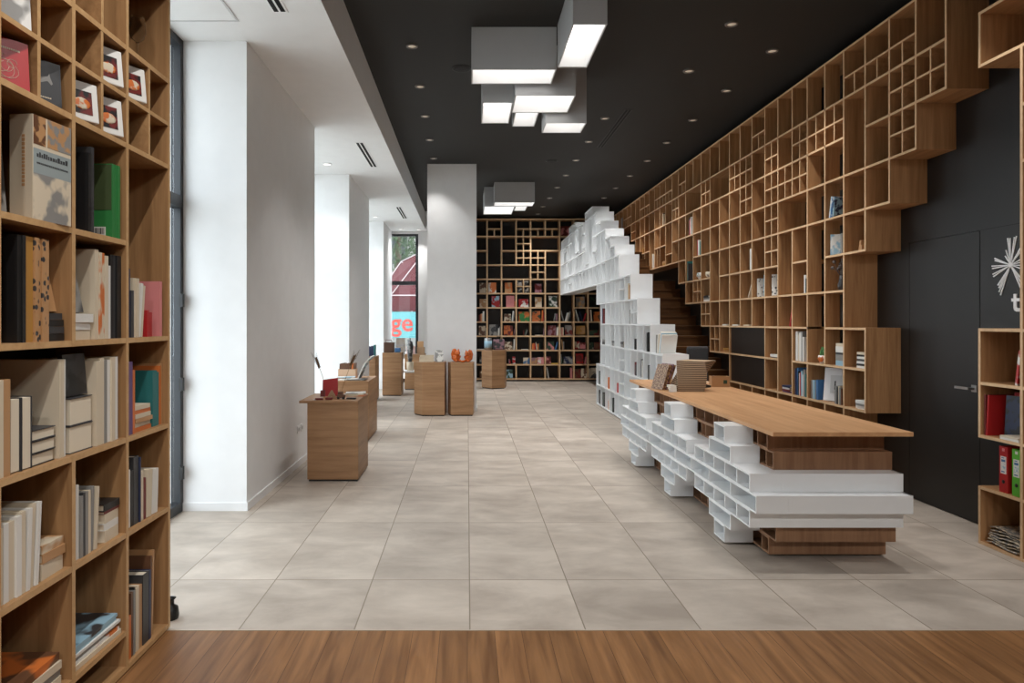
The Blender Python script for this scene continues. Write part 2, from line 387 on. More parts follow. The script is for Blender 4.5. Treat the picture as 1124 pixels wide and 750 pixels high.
# scooter-like bicycle parked by the sign
bi = thing('bicycle', 'parked bicycle seen through the lower part of end window', 'bicycle', T(-2.3, 23.6, -.06))
for x in (-.5, .5):
    mb = MB(); mb.tube([(x+.3*math.cos(a*PI/12), 0, .33+.3*math.sin(a*PI/12)) for a in range(25)], .018, 6)
    for a in range(8): mb.tube([(x, 0, .33), (x+.3*math.cos(a*PI/4), 0, .33+.3*math.sin(a*PI/4))], .003, 4)
    mb.build('wheel', M_blackmat, bi)
mb = MB().tube([(-.5, 0, .33), (-.25, 0, .85), (.3, 0, .85), (0, 0, .32), (-.25, 0, .85)], .018).tube([(.5, 0, .33), (.3, 0, .85), (.28, 0, 1.02)], .018).tube([(0, 0, .32), (-.5, 0, .33)], .014)
mb.build('frame', plain('bike_grey', (70, 78, 86), .4), bi)
MB().tube([(.28, -.28, 1.04), (.3, 0, 1.02), (.28, .28, 1.04)], .014).build('handlebar', M_blackmat, bi)
MB().ball((-.27, 0, .92), .1, sx=1.3, sy=.7, sz=.35).build('saddle', M_blackmat, bi)
tr = thing('street_tree', 'leafy green tree behind the awning across the street', 'tree', T(-3.0, 31, -.06))
mb = MB().tube([(0, 0, 0), (.05, 0, 2), (-.1, 0, 4.6), (0, 0, 6.5)], [.22, .18, .14, .05], 10); mb.build('trunk', plain('bark', (86, 72, 60), .9), tr)
mb = MB(); rr = random.Random(3)
for k in range(2600):
    a = rr.uniform(0, 2*PI); q = rr.random()**.5; ph = rr.uniform(-1, 1)
    p = Vector((2.3*q*math.cos(a)*math.sqrt(1-ph*ph*.8), 2.0*q*math.sin(a), 5.7+1.7*ph+rr.uniform(-.2, .2)))
    Mx = Matrix.Translation(p) @ Euler((rr.uniform(0, 6), rr.uniform(0, 6), rr.uniform(0, 6))).to_matrix().to_4x4()
    v = [mb.bm.verts.new(Mx @ Vector(c)) for c in ((-.1, 0, 0), (0, -.05, .01), (.12, 0, 0), (0, .05, .01))]; mb.bm.faces.new(v)
mb.build('foliage', plain('leaf_green', (48, 70, 36), .7), tr)
bl = thing('street_building', 'pale building across the street behind tree and awning', 'building', T(-4, 38, -.06))
MB().box(-14, 12, 0, 4, 0, 9).build('facade', plain('facade_grey', (130, 128, 124), .9), bl)
for x in (-3, -.5, 2):
    MB().box(x, x+1.2, -.05, .02, 1.2, 3.2).build('window', M_darkmetal, bl); MB().box(x, x+1.2, -.05, .02, 4.8, 6.8).build('window', M_darkmetal, bl)

# ------------------------------------------------------------------ ceiling fittings
def spot(x, y, z, e, ang=88, blend=.7, col=(1, .98, .955), tilt=None, r=.02):
    l = bpy.data.lights.new('spot', 'SPOT'); l.energy = e; l.spot_size = math.radians(ang); l.spot_blend = blend; l.color = col; l.shadow_soft_size = r
    o = bpy.data.objects.new('spot', l); COL.objects.link(o); o.location = (x, y, z)
    if tilt: o.rotation_euler = tilt
    return o
DL = []
def downlight(x, y, z, label, lens, e, grp, **k):
    r = .058 if z > 4 else .07
    t = thing('downlight', label, 'ceiling light', T(x, y, z), grp)
    MB().lathe([(r*.74, -.002), (r*.8, -.014), (r, -.012), (r+.004, 0), (r*.74, 0)], n=20).build('trim_ring', M_trim if z > 4 else M_white, t)
    MB().lathe([(0, -.004), (r*.74, -.004), (r*.74, 0), (0, 0)], n=20).build('lens', lens, t)
    if e: spot(x, y, z-.03, e, **k)
E1 = 82
def ceilpt(px, py, dz=2.8):
    y = F*dz/(CY-py); return ((px-CX)*y/F, y)
rowA = [(452.3, 50.3), (461, 94.7), (466.7, 127.3), (471.7, 153.3), (476, 173.7)]
rowB = [(664, 129.7), (646.3, 155.3), (632.3, 175.7), (621.3, 192.3), (611.7, 205.7), (603.3, 217.3), (596, 226.7), (590.7, 234.7)]
rowC = [(803, 26), (756, 77.5)]
rowD = [(847.6, 55.5), (797.5, 99.2), (760.5, 131.6), (732, 156.4), (710.4, 176.4), (691.7, 192.9), (675.7, 206.3), (663, 217.2)]
ORD = ['first', 'second', 'third', 'fourth', 'fifth', 'sixth', 'seventh', 'eighth', 'ninth', 'tenth', 'eleventh', 'twelfth', 'thirteenth', 'fourteenth', 'fifteenth', 'sixteenth', 'seventeenth', 'eighteenth', 'nineteenth', 'twentieth'] + ['%d%s' % (k, {1: 'st', 2: 'nd', 3: 'rd'}.get(k % 10, 'th')) for k in range(21, 60)]
for row, where in ((rowA, 'the row beside the white soffit'), (rowB, 'the middle row behind the box lamps'), (rowC, 'the short row before the slot vent'), (rowD, 'the row along the oak bookcase')):
    for i, (px, py) in enumerate(row):
        x, y = ceilpt(px, py)
        downlight(x, y, CZ, 'round downlight, %s from camera end in %s' % (ORD[i], where), M_dl, E1*(1.5 if y > 12.5 else .6 if x < 0 and y > 11.5 else 1), 'downlights in the charcoal ceiling')
for i, (x, y) in enumerate([(-2.11, 10.41), (-2.08, 15.66), (-1.71, 17.75), (-1.26, 17.8)]):
    downlight(x, y, SZ, ['bright downlight in white soffit above the second wall column', 'bright downlight in white soffit above the last wall column', 'bright soffit downlight over the end window middle', 'bright soffit downlight over the window corner by the pillar'][i], M_dlw, 40, 'downlights in the white soffit', ang=110)
for (px, py, lb) in ((507, 75, 'dark round ceiling speaker beside the big box lamp cluster'), (605.7, 176.7, 'dark round ceiling speaker between the two lamp clusters')):
    x, y = ceilpt(px, py)
    t = thing('ceiling_speaker', lb, 'speaker', T(x, y, CZ))
    MB().lathe([(.09, -.002), (.098, -.008), (.11, -.006), (.112, 0), (.09, 0)], n=28).build('ring', plain('charcoal_ring', (30, 28, 26), .6), t)
    MB().lathe([(0, -.005), (.05, -.004), (.09, -.001), (.09, 0), (0, 0)], n=28).build('grille', plain('charcoal_grille', (24, 22, 21), .8), t)
t = thing('slot_vent', 'narrow black slot vent in the charcoal ceiling beside the box lamps', 'vent', T(2.13, 9.13, CZ))
MB().box(-.05, .05, 0, 2.0, -.006, 0).build('frame', plain('slot_frame', (34, 32, 30), .6), t)
for x in (-.022, .022): MB().box(x-.014, x+.014, .02, 1.98, -.008, -.001).build('slot', plain('slot_black', (5, 5, 5), .9), t)
for i, (y0, y1) in enumerate(((4.0, 5.3), (9.14, 10.6), (14.3, 15.9))):
    t = thing('linear_vent', ['white two-slot air vent in soffit nearest the access hatch', 'white two-slot air vent in soffit beside the second wall column', 'small two-slot air vent at the far end of soffit'][i], 'vent', T(-1.43, y0, SZ), 'air vents in the white soffit')
    MB().box(-.06, .06, 0, y1-y0, -.006, 0).build('frame', M_white, t)
    for x in (-.026, .026): MB().box(x-.017, x+.017, .02, y1-y0-.02, -.008, -.001).build('slot', plain('slot_black', (5, 5, 5), .9), t)
t = thing('access_hatch', 'square white access hatch in the soffit above the glazed door', 'hatch', T(-2.08, 5.0, SZ))
MB().box(-.26, .26, -.44, .44, -.004, 0).build('hatch_panel', M_ceilwhite, t)
mb = MB()
for a in ((-.28, .28, -.46, -.445), (-.28, .28, .445, .46), (-.28, -.265, -.445, .445), (.265, .28, -.445, .445)): mb.box(*a, -.007, 0)
mb.build('hatch_frame', plain('hatch_frame', (205, 205, 205), .6), t)
# wall sockets
for i, y in enumerate((7.62, 7.78)):
    t = thing('wall_socket', ['white wall socket nearer the camera on the grey column side', 'white wall socket nearer the pedestal on the grey column side'][i], 'socket', T(-1.865, y, .41))
    MB().box(0, .01, -.04, .04, -.04, .04).build('plate', M_white, t, bevel=.003)
    MB().lathe([(.022, 0), (.022, .004), (.018, .005), (.018, .001), (0, .001)], n=16, M=T(.01, 0, 0) @ R(PI/2, 'Y')).build('outlet', plain('socket_grey', (200, 200, 200), .4), t)

# ------------------------------------------------------------------ box lamps
def boxlamp(x0, x1, y0, y1, zb, label, pw):
    t = thing('pendant_lamp', label, 'pendant lamp', T((x0+x1)/2, (y0+y1)/2, zb), 'open-bottomed white box lamps on the charcoal ceiling')
    a, b, h = (x1-x0)/2, (y1-y0)/2, CZ-zb-.001; k = .008
    mb = MB().box(-a, -a+k, -b, b, 0, h).box(a-k, a, -b, b, 0, h).box(-a+k, a-k, -b, -b+k, 0, h).box(-a+k, a-k, b-k, b, 0, h).box(-a+k, a-k, -b+k, b-k, h-k, h)
    mb.build('shell', M_lampgrey, t)
    g = k+.0005; j = .004
    MB().box(-a+g, -a+g+j, -b+g, b-g, .004, h-g).box(a-g-j, a-g, -b+g, b-g, .004, h-g).box(-a+g+j, a-g-j, -b+g, -b+g+j, .004, h-g).box(-a+g+j, a-g-j, b-g-j, b-g, .004, h-g).build('reflector', M_white, t)
    k = .014; MB().box(-a+k, a-k, -b+k, b-k, .20, .21).build('diffuser', M_lamp, t)
boxlamp(.04, .848, 6.58, 6.985, 3.995, 'widest white box lamp at the front of the big cluster', 1)
boxlamp(.85, 1.128, 5.58, 6.53, 3.995, 'long white box lamp pointing to the camera in the big cluster', 1)
boxlamp(.485, 1.10, 7.02, 7.60, 3.89, 'white box lamp tucked behind the widest one in the big cluster', 1)
boxlamp(.16, .482, 7.28, 8.04, 3.90, 'white box lamp at the soffit side of the big cluster', 1)
boxlamp(.526, .79, 7.62, 8.17, 3.90, 'small white box lamp deepest in the big cluster', 1)
boxlamp(.862, 1.313, 7.63, 8.03, 3.786, 'lowest hanging white box lamp on the bookcase side of the big cluster', 1)
boxlamp(.543, 1.353, 13.9, 14.36, 3.99, 'widest white box lamp of the small far cluster', 1)
boxlamp(.352, .985, 14.40, 15.45, 3.99, 'long white box lamp of the small far cluster by the pillar', 1)
boxlamp(1.0, 1.25, 14.37, 14.95, 3.99, 'smallest white box lamp of the small far cluster', 1)
# ------------------------------------------------------------------ bookcases
class Case:
    """an open bookcase in its own frame: x along the front, y into the depth, z up"""
    def __init__(s, t, xs, zs, depth, th, mz, mx, me, exists, skipV=(), skipH=(), minis={}, shallow=(), seen=None):
        s.t, s.xs, s.zs, s.depth, s.th, s.M = t, xs, zs, depth, th, t.matrix_world.copy()
        nc, nr = len(xs)-1, len(zs)-1; h = th/2
        ex = lambda c, r: 0 <= c < nc and 0 <= r < nr and exists(c, r)
        for i in range(nc+1):
            runs = []
            for r in range(nr):
                on = (ex(i-1, r) or ex(i, r)) and not (((i, r) in skipV) and ex(i-1, r) and ex(i, r))
                d = .15 if (i, r) in shallow else depth
                if on and runs and runs[-1][1] == r and runs[-1][2] == d: runs[-1][1] = r+1
                elif on: runs.append([r, r+1, d])
            for a, b, d in runs:
                MB().box(xs[i]-h, xs[i]+h, 0, d, zs[a]-h, zs[b]+h, 0, 1).build('upright', [mz, me], t)
        for k in range(nr+1):
            runs = []
            for c in range(nc):
                on = (ex(c, k-1) or ex(c, k)) and not (((c, k) in skipH) and ex(c, k-1) and ex(c, k))
                if on and runs and runs[-1][1] == c: runs[-1][1] = c+1
                elif on: runs.append([c, c+1])
            for a, b in runs:
                MB().box(xs[a]-h+.0006, xs[b]+h-.0006, .0006, depth, zs[k]-h+.0003, zs[k]+h-.0003, 0, 1).build('shelf_board', [mx, me], t)
        q = th*.8/2
        for (c, r), kind in minis.items():
            if not ex(c, r): continue
            x0, x1, z0, z1 = xs[c]+h, xs[c+1]-h, zs[r]+h, zs[r+1]-h
            xm, zm = (x0+x1)/2, (z0+z1)/2
            mb = MB(); dp = depth-.01; y0 = .0012
            if kind == 'T': zm = z0+.185; mb.box(x0, x1, y0, dp, zm-q, zm+q, 0, 1).box(xm-q, xm+q, y0+.0008, dp, z0, zm-q, 0, 1)
            elif kind == 'M': mb.box(x0, x1, y0, dp, zm-q, zm+q, 0, 1).box(xm-q, xm+q, y0+.0008, dp, z0, zm-q, 0, 1).box(xm-q, xm+q, y0+.0008, dp, zm+q, z1, 0, 1)
            elif kind == 'V': mb.box(xm-q, xm+q, y0, dp, z0, z1, 0, 1)
            elif kind == 'H': mb.box(x0, x1, y0, dp, zm-q, zm+q, 0, 1)
            mb.build('cubby_divider', [mx, me], t)
    def P(s, c, fx, r, half=None):
        """inside of a cell: x at fraction fx of the cell, z on its shelf"""
        h = s.th/2
        return (s.xs[c]+h + fx*(s.xs[c+1]-s.xs[c]-s.th), s.zs[r]+h)

def book_parts(t, w, h, d, mc, pages=True):
    k = .0035 if w > .012 else .002
    pts = [(0, 0), (w, 0), (w, d), (w-k, d), (w-k, k), (k, k), (k, d), (0, d)]
    MB().prism(pts, 0, h).build('cover', mc, t)
    MB().box(k, w-k, k, d-.004, .004, h-.004).build('pages', M_pages, t)
def book_mesh(name, w, h, d, mc):
    """a distant book: one mesh, cover and page block"""
    k = .0035 if w > .012 else .002
    mb = MB().prism([(0, 0), (w, 0), (w, d), (w-k, d), (w-k, k), (k, k), (k, d), (0, d)], 0, h, 0)
    mb.box(k, w-k, k, d-.004, .004, h-.004, 1)
    return mb.build(name, [mc, M_pages])
def put_book(S, x, y, z, w, h, d, mc, label, grp, kind='up', ang=0, near=False, yaw=0, name='book', cat='book', flip=False):
    """kind up: spine out, thickness along x; cover: front cover out, leaning back; flat: lying, spine out"""
    M = S.M if isinstance(S, Case) else S
    if kind == 'up':
        if ang >= 0: L = T(x, y, z) @ T(w*math.cos(ang), 0, 0) @ R(ang, 'Y') @ T(-w, 0, 0) if ang else T(x, y, z)
        else: L = T(x, y, z) @ R(ang, 'Y')
        if ang > 0: L = T(x, y, z + w*math.sin(ang)) @ R(ang, 'Y')
    elif kind == 'cover':           # local z up, w = thickness into depth, d = width
        tilt = ang or .14
        L = T(x, y, z+w*math.sin(tilt)) @ R(yaw) @ R(-tilt, 'X') @ Matrix(((0, 1, 0, 0), (-1, 0, 0, 0), (0, 0, 1, 0), (0, 0, 0, 1))) @ T(-w, 0, 0)
    else:                           # flat: w is height above the shelf, h runs along x
        L = T(x, y, z) @ R(yaw) @ Matrix(((0, 0, 1, 0), (0, 1, 0, 0), (-1, 0, 0, 0), (0, 0, 0, 1))) @ T(-w, 0, 0)
    if flip: L = L @ T(w, d, 0) @ R(PI)
    if near:
        o = thing(name, label, cat, M @ L, grp); book_parts(o, w, h, d, mc)
    else:
        o = tag(book_mesh(name, w, h, d, mc), label, cat, grp); o.matrix_world = M @ L
    return o

WORD = lambda n: ORD[n]
class Filler:
    """puts rows of books into a cell and words their labels from the place they stand in"""
    def __init__(s, S, place, grp, near=False): s.S, s.place, s.grp, s.near, s.n, s.used = S, place, grp, near, {}, {}
    def free(s, c, r, x, top=False):
        """where the free stretch that starts at or after x begins and ends"""
        S = s.S; h = S.th/2; lo, hi = S.xs[c]+h+.002, S.xs[c+1]-h-.002
        x = max(x, lo)
        for a, b in sorted(s.used.get((c, r, top), [])):
            if a <= x+.001 < b: x = b+.002
        for a, b in sorted(s.used.get((c, r, top), [])):
            if a > x: hi = min(hi, a-.002)
        return x, hi
    def take(s, c, r, a, b, top=False): s.used.setdefault((c, r, top), []).append((a, b))
    def lab(s, what, c, r):
        """what the book is plus where it stands"""
        key = (what, c, r); s.n[key] = s.n.get(key, 0)+1; n = s.n[key]
        return (WORD(n-1)+' ' if n > 1 else '')+what+', '+s.place(c, r)
    def row(s, c, r, fx, specs, y=.015, dz=0, flip=False):
        """upright books from fx: (colour, thickness, height[, lean])"""
        S = s.S; x, z = S.P(c, fx, r); z += dz
        x, hi = s.free(c, r, x, dz > .05); x0 = x
        need = sum(sp[1]+.0012+(abs(math.sin(sp[3]))*sp[2]*(1 if sp[3] < 0 else 0)+.004 if len(sp) > 3 else 0) for sp in specs)
        last = specs[-1]; need += math.sin(last[3])*last[2] if len(last) > 3 and last[3] > 0 else 0
        fit = min(1, (hi-x)/need) if need else 1
        if fit < .35: return
        specs = [(sp[0], sp[1]*fit, sp[2]*(1 if len(sp) < 4 else max(fit, .75)))+((sp[3]*fit,) if len(sp) > 3 else ()) for sp in specs]
        for ii, sp in enumerate(specs):
            col, w, h = sp[:3]; ang = sp[3] if len(sp) > 3 else 0; d = min(S.depth-.05, h*.72)
            mc = cov(col) if isinstance(col, str) else printed(*col)
            nm = cname(col) if isinstance(col, str) else 'patterned %s' % cname(col[0])
            what = ('tall ' if h > .27 else 'small ' if h < .15 else '')+('thick ' if w > .042 else 'thin ' if w < .013 else '')+nm+' book'+(' leaning over' if ang else '')+(' pages outward' if flip else '')
            xx = x
            if ang < 0: xx = x + h*math.sin(-ang)
            put_book(S, xx, y+random.uniform(0, .01), z, w, h, d, mc, s.lab(what, c, r), s.grp, 'up', ang, s.near, flip=flip)
            x = (xx + w/math.cos(ang) if ang < 0 else x + w*math.cos(ang) + (.004 if ang else 0)) + .0012
            if ang < 0: x = xx + w*math.cos(ang) + .003
            if ang > 0 and ii+1 < len(specs):
                na = specs[ii+1][3] if len(specs[ii+1]) > 3 else 0; x += w*.02+max(0, h*math.sin(ang)-h*math.cos(ang)*math.tan(max(na, 0)))
        s.take(c, r, x0, x, dz > .05)
    def cover(s, c, r, fx, col, w, h, t=.015, y=.06, ang=.14, dz=0, yaw=0, extra=''):
        S = s.S; x, z = S.P(c, fx, r); z += dz
        if y < .2 and not yaw:
            x, hi = s.free(c, r, x, dz > .05)
            if hi-x < .07: return
            w = min(w, hi-x); s.take(c, r, x, x+w, dz > .05)
        if y < .2: h = min(h, S.zs[r+1]-S.zs[r]-S.th-.006) if h < .42 else h
        mc = cov(col) if isinstance(col, str) else printed(*col)
        nm = cname(col) if isinstance(col, str) else cname(col[0]) if col[0] == col[1] else '%s and %s' % (cname(col[0]), cname(col[1]))
        put_book(S, x, y, z, t, h, w, mc, s.lab(extra+'cover-out '+nm+' book', c, r), s.grp, 'cover', ang, s.near, yaw)
    def flat(s, c, r, fx, specs, y=.02, dz=0, flip=False):
        """a lying pile from the bottom up: (colour, thickness, length, depth)"""
        S = s.S; x, z = S.P(c, fx, r); z += dz
        x, hi = s.free(c, r, x, dz > .05); m = max([sp[2] for sp in specs]+[.01])+.018
        fit = min(1, (hi-x)/m)
        if fit < .4: return
        specs = [(a, b, q*fit, d) for a, b, q, d in specs]; s.take(c, r, x, x+m*fit, dz > .05)
        for col, w, h, d in specs:
            mc = cov(col) if isinstance(col, str) else printed(*col)
            nm = cname(col) if isinstance(col, str) else 'patterned %s' % cname(col[0])
            put_book(S, x+random.uniform(0, .006), y+random.uniform(0, .008), z, w, h, d, mc, s.lab(nm+' book lying flat'+(' pages outward' if flip else ''), c, r), s.grp, 'flat', 0, s.near, random.uniform(-.03, .03), flip=flip)
            z += w+.0008

# ---- long oak bookcase on the wall opposite the glazing
XR = 3.69
LX = [1038, 1005, 976, 949.5, 926, 905.3, 886, 869.4, 853.8, 839.5, 825.2, 812.2, 800.6, 789.6, 779.2, 769.6, 760.8, 752.5, 744.8, 737.6, 730.4, 724.3, 718.4, 712.8, 707.5, 702.4, 697.6, 692.8, 688.2, 684, 680, 676.6]
YL = [F*XR/(x-CX) for x in LX]
while YL[-1] < 18.0: YL.append(YL[-1]+.39)
NRC = len(YL)-1                       # columns from the black door end; column c of the notes is index c+3
ZR = [.012, .385, .760, 1.147, 1.53, 1.90, 2.262, 2.645, 3.025, 3.405, 3.785, 4.255]
def ex_right(ci, r):
    c = ci-3
    if c == -3: return r >= 9
    if c == -2: return r >= 8
    if c == -1: return r >= 7
    if c == 0: return r >= 6 or r in (2, 3)
    if c <= 8: return True
    if c <= 10: return r >= 3
    if c == 11: return r >= 4
    if c <= 13: return r >= 5
    if c == 14: return r >= 6
    if c <= 21: return r >= 7
    if c == 22: return r >= 8
    if c == 23: return r >= 9
    return r >= 10
sV = {(5, 2), (7, 7), (13, 9), (16, 9)} | {(i, r) for i in (10, 11) for r in (2, 3)}
sH = {(3, 9), (5, 6), (5, 4), (7, 6), (7, 3), (13, 6), (16, 7), (22, 8), (19, 8)}
mn = {(0, 9): 'M', (1, 9): 'M', (1, 8): 'M', (4, 9): 'M', (5, 9): 'M', (6, 9): 'M', (6, 8): 'M', (7, 8): 'M', (8, 8): 'M', (8, 9): 'M', (8, 7): 'M', (8, 6): 'M', (10, 9): 'M', (10, 8): 'M', (11, 9): 'M',
      (13, 3): 'M', (14, 9): 'M', (14, 4): 'M', (15, 5): 'M', (18, 9): 'M', (24, 7): 'V', (19, 7): 'H', (26, 9): 'H', (21, 7): 'V'}
for c in (-2, -1, 0, 6, 14, 16, 17, 18, 20, 21, 24, 25): mn[(c+3, 10)] = 'T'
sh = {(5, r) for r in (10, 8, 7, 6, 5, 4, 3)} | {(6, r) for r in (10, 8, 7, 6, 5, 4)}
tR = thing('oak_bookcase', 'long stepped oak bookcase of square cubbies covering the black wall', 'bookcase', T(XR, YL[0], 0) @ R(-PI/2))
# the case runs away from the camera: its local x is minus the distance
tR.matrix_world = T(XR, YL[-1], 0) @ R(-PI/2)
N_ = NRC
flip = lambda c: N_-1-c
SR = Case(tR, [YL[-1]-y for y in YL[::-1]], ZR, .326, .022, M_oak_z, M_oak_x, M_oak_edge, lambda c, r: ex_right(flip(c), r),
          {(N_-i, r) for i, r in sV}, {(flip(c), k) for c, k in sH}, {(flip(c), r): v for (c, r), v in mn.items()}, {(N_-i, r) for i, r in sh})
x0, x1 = SR.xs[N_-12]+.012, SR.xs[N_-9]-.012
for r in (2, 3): MB().box(x0, x1, .02, .04, ZR[r]+.012, ZR[r+1]-.012).build('black_panel', M_panel, tR)
def pl_right(c, r): return '%s shelf of wall bookcase, %s bay from door' % (ORD[r], ORD[N_-1-c])
FR = Filler(SR, pl_right, 'books on the long oak wall bookcase')
K = lambda c: flip(c+3)                # notes' column -> case column
LBR = lambda c, r: pl_right(K(c), r)
W_ = lambda c: SR.xs[K(c)+1]-SR.xs[K(c)]
FR.row(K(1), 7, .1, [(('lightblue', 'white', 18), .02, .22, .2), (('white', 'blue', 18), .025, .21, .2), (('lightblue', 'navy', 16), .02, .2, .2)])
FR.cover(K(1), 6, .12, ('lightblue', 'white', 12), .2, .22, .02, .03, .1, yaw=1.0); FR.row(K(1), 6, .78, [('grey', .03, .2), ('charcoal', .02, .2)])
FR.row(K(3), 5, .7, [('white', .035, .2), ('black', .02, .16)])
FR.row(K(7), 6, .72, [('white', .05, .28)])
FR.cover(K(6), 5, .24, ('grey', 'white', 30, 1), .26, .24, .03, .03, .08, yaw=1.25); FR.cover(K(5), 5, .34, ('charcoal', 'white', 26, 1), .24, .27, .03, .03, .25, yaw=1.15); FR.row(K(6), 5, .86, [('lightblue', .03, .27)])
FR.row(K(7), 5, .55, [('cream', .02, .2, .6)])
FR.row(K(4), 4, .72, [('red', .02, .2, .3)])
FR.flat(K(9), 4, .1, [('white', .02, .16, .14)]); FR.flat(K(8), 4, .1, [('white', .018, .2, .15)]); FR.flat(K(7), 4, .1, [('cream', .018, .2, .15)])
FR.row(K(3), 3, .05, [('grey', .03, .31), ('white', .04, .33), ('cream', .03, .3), ('white', .05, .32), ('grey', .03, .33), ('white', .03, .27)])
FR.row(K(3), 2, .05, [('navy', .04, .3), ('blue', .03, .31), ('black', .02, .27), ('white', .015, .25), ('red', .03, .26), ('lightblue', .03, .28), ('white', .03, .24), ('grey', .04, .3), ('teal', .02, .25)])
FR.flat(K(1), 3, .45, [('lightblue', .05, .19, .15), ('grey', .06, .19, .15), ('charcoal', .02, .18, .15), ('white', .06, .19, .15), ('cream', .03, .18, .15)])
FR.flat(K(0), 3, .5, [('white', .022, .17, .14), ('black', .02, .17, .14), ('white', .022, .17, .14), ('charcoal', .02, .17, .14), ('white', .022, .16, .14), ('black', .018, .15, .14), ('cream', .022, .14, .14)])
FR.flat(K(0), 2, .45, [('white', .03, .18, .15), ('grey', .02, .17, .15), ('white', .03, .16, .14)])
FR.row(K(2), 2, .08, [('brown', .02, .19), ('grey', .035, .2), ('lightblue', .03, .2), ('grey', .03, .19), ('blue', .04, .21)])
FR.row(K(1), 2, .45, [('grey', .03, .18), ('charcoal', .02, .17), ('cream', .025, .18), ('grey', .03, .17), ('brown', .02, .16)])
FR.flat(K(5), 3, .25, [('charcoal', .012, .24, .16), ('white', .03, .26, .16)])
FR.flat(K(4), 2, .15, [('purple', .02, .22, .16), ('darkred', .018, .2, .16), ('white', .02, .18, .15), ('navy', .02, .2, .15)])
FR.flat(K(9), 3, .2, [('tan', .03, .26, .16), ('gold', .025, .24, .16)])
FR.row(K(12), 7, .35, [('red', .05, .26), ('white', .06, .25), ('teal', .04, .22)]); FR.row(K(13), 8, .2, [('black', .04, .3), ('red', .03, .26), ('pink', .04, .28), ('white', .03, .3)])
FR.row(K(13), 6, .05, [('teal', .04, .34), ('charcoal', .03, .3)], dz=.0)
FR.flat(K(11), 5, .1, [('white', .03, .28, .2), ('grey', .03, .26, .2), ('charcoal', .03, .22, .18)])
FR.row(K(17), 9, .2, [('tan', .03, .26), ('brown', .03, .24), ('cream', .03, .22)]); FR.row(K(19), 7, .3, [('cream', .04, .3), ('white', .03, .28)]); FR.flat(K(17), 7, .2, [('gold', .04, .24, .2), ('tan', .04, .2, .2)])
FR.row(K(21), 8, .3, [('gold', .04, .12, .3)]); FR.row(K(26), 10, .2, [('white', .04, .28), ('grey', .04, .3)])
Rm = SR.M
def onR(c, r, fx, y): x, z = SR.P(K(c), fx, r); return Rm @ T(x, y, z)
# small things among the books

t = thing('framed_picture', 'white framed picture leaning in %s' % LBR(2, 2), 'picture', onR(2, 2, .76, .03) @ R(.85) @ R(-.25, 'X') @ T(0, 0, .005))
MB().box(0, .26, 0, .018, 0, .35).build('frame', M_white, t, bevel=.002)
MB().box(.06, .2, -.002, 0, .08, .27).build('print', plain('print_paper', (214, 214, 212), .6), t); MB().box(.10, .112, -.004, -.002, .12, .21).box(.112, .15, -.004, -.002, .12, .135).build('motif', M_blackmat, t)
t = thing('potted_succulent', 'green succulent in painted pot, %s' % LBR(2, 3), 'plant', onR(2, 3, .62, .06))
MB().lathe([(0, 0), (.035, 0), (.055, .05), (.05, .085), (.045, .085), (.04, .07), (0, .07)], n=20).build('pot', printed('white', 'orange', 18), t)
mb = MB()
for k in range(16):
    a = k*2.4; e = .4+.06*k; mb.ball((.03*math.cos(a)*(1-k*.04), .03*math.sin(a)*(1-k*.04), .09+.004*k), .018, sx=.7, sy=.7, sz=1.5)
mb.build('leaves', plain('succulent_green', (70, 120, 60), .5), t)
t = thing('dried_bouquet', 'dried flower bunch in slim vase, %s' % LBR(1, 5), 'vase', onR(1, 5, .55, .07))
MB().lathe([(0, 0), (.03, 0), (.04, .05), (.025, .1), (.022, .15), (.018, .15), (.018, .02), (0, .02)], n=18).build('vase', cov('charcoal'), t)
mb = MB(); rr = random.Random(5)
for k in range(12):
    a = rr.uniform(0, 6.28); q = rr.uniform(.02, .09); z = rr.uniform(.22, .31); mb.tube([(0, 0, .12), (q*.5*math.cos(a), q*.5*math.sin(a), .2), (q*math.cos(a), q*math.sin(a), z)], .003, 5); mb.ball((q*math.cos(a), q*math.sin(a), z), .02, sub=1)
mb.build('flowers', plain('dried_flower', (96, 88, 84), .8), t)
for i, fx in enumerate((.4, .7)):
    t = thing('wooden_block_toy', '%s, %s' % (('tilted wooden block toy', 'upright wooden block toy')[i], LBR(0, 6)), 'toy', onR(0, 6, fx, .06) @ T(0, 0, .008 if i == 0 else .003))
    MB().box(0, .028, 0, .05, 0, .1, M=R(.25 if i == 0 else .05, 'Y')).box(.03, .06, 0, .05, 0.0, .05).build('blocks', cov('tan'), t, bevel=.003)
t = thing('wooden_figure', 'stacked wooden block figure, %s' % LBR(13, 5), 'toy', onR(13, 5, .3, .08))
MB().box(0, .16, 0, .09, 0, .12).box(.02, .13, .01, .08, .12, .19).box(.05, .11, .02, .07, .19, .3).build('blocks', cov('tan'), t, bevel=.006)
for lb, c, r, fx, colr, sz in (('teal patterned bowl', 12, 6, .4, ('teal', 'white', 30, 1), .1), ('grey stone bowl', 11, 6, .35, ('grey', 'cream', 20, 1), .09), ('white ceramic cup', 9, 4, .75, ('white', 'cream', 10), .045), ('white ceramic beaker', 3, 4, .8, ('white', 'cream', 11), .04), ('white round dish', 22, 8, .5, ('white', 'grey', 10), .07)):
    t = tag(MB().lathe([(0, 0), (sz*.6, 0), (sz, sz*.6), (sz*.95, sz*1.1), (sz*.85, sz*1.1), (sz*.85, sz*.6), (sz*.5, .01), (0, .01)], n=20).build('bowl', printed(*colr)), '%s, %s' % (lb, LBR(c, r)), 'bowl')
    t.matrix_world = onR(c, r, fx, .11)
t = thing('white_game_box', 'white card tray on the narrow shelf, %s' % LBR(5, 3), 'box', onR(5, 3, .2, .05) @ T(0, .0, .05))
t.matrix_world = onR(4, 2, .75, .08); t['label'] = 'clear glass vase, %s' % LBR(4, 2); t['category'] = 'vase'; t.name = 'glass_vase'
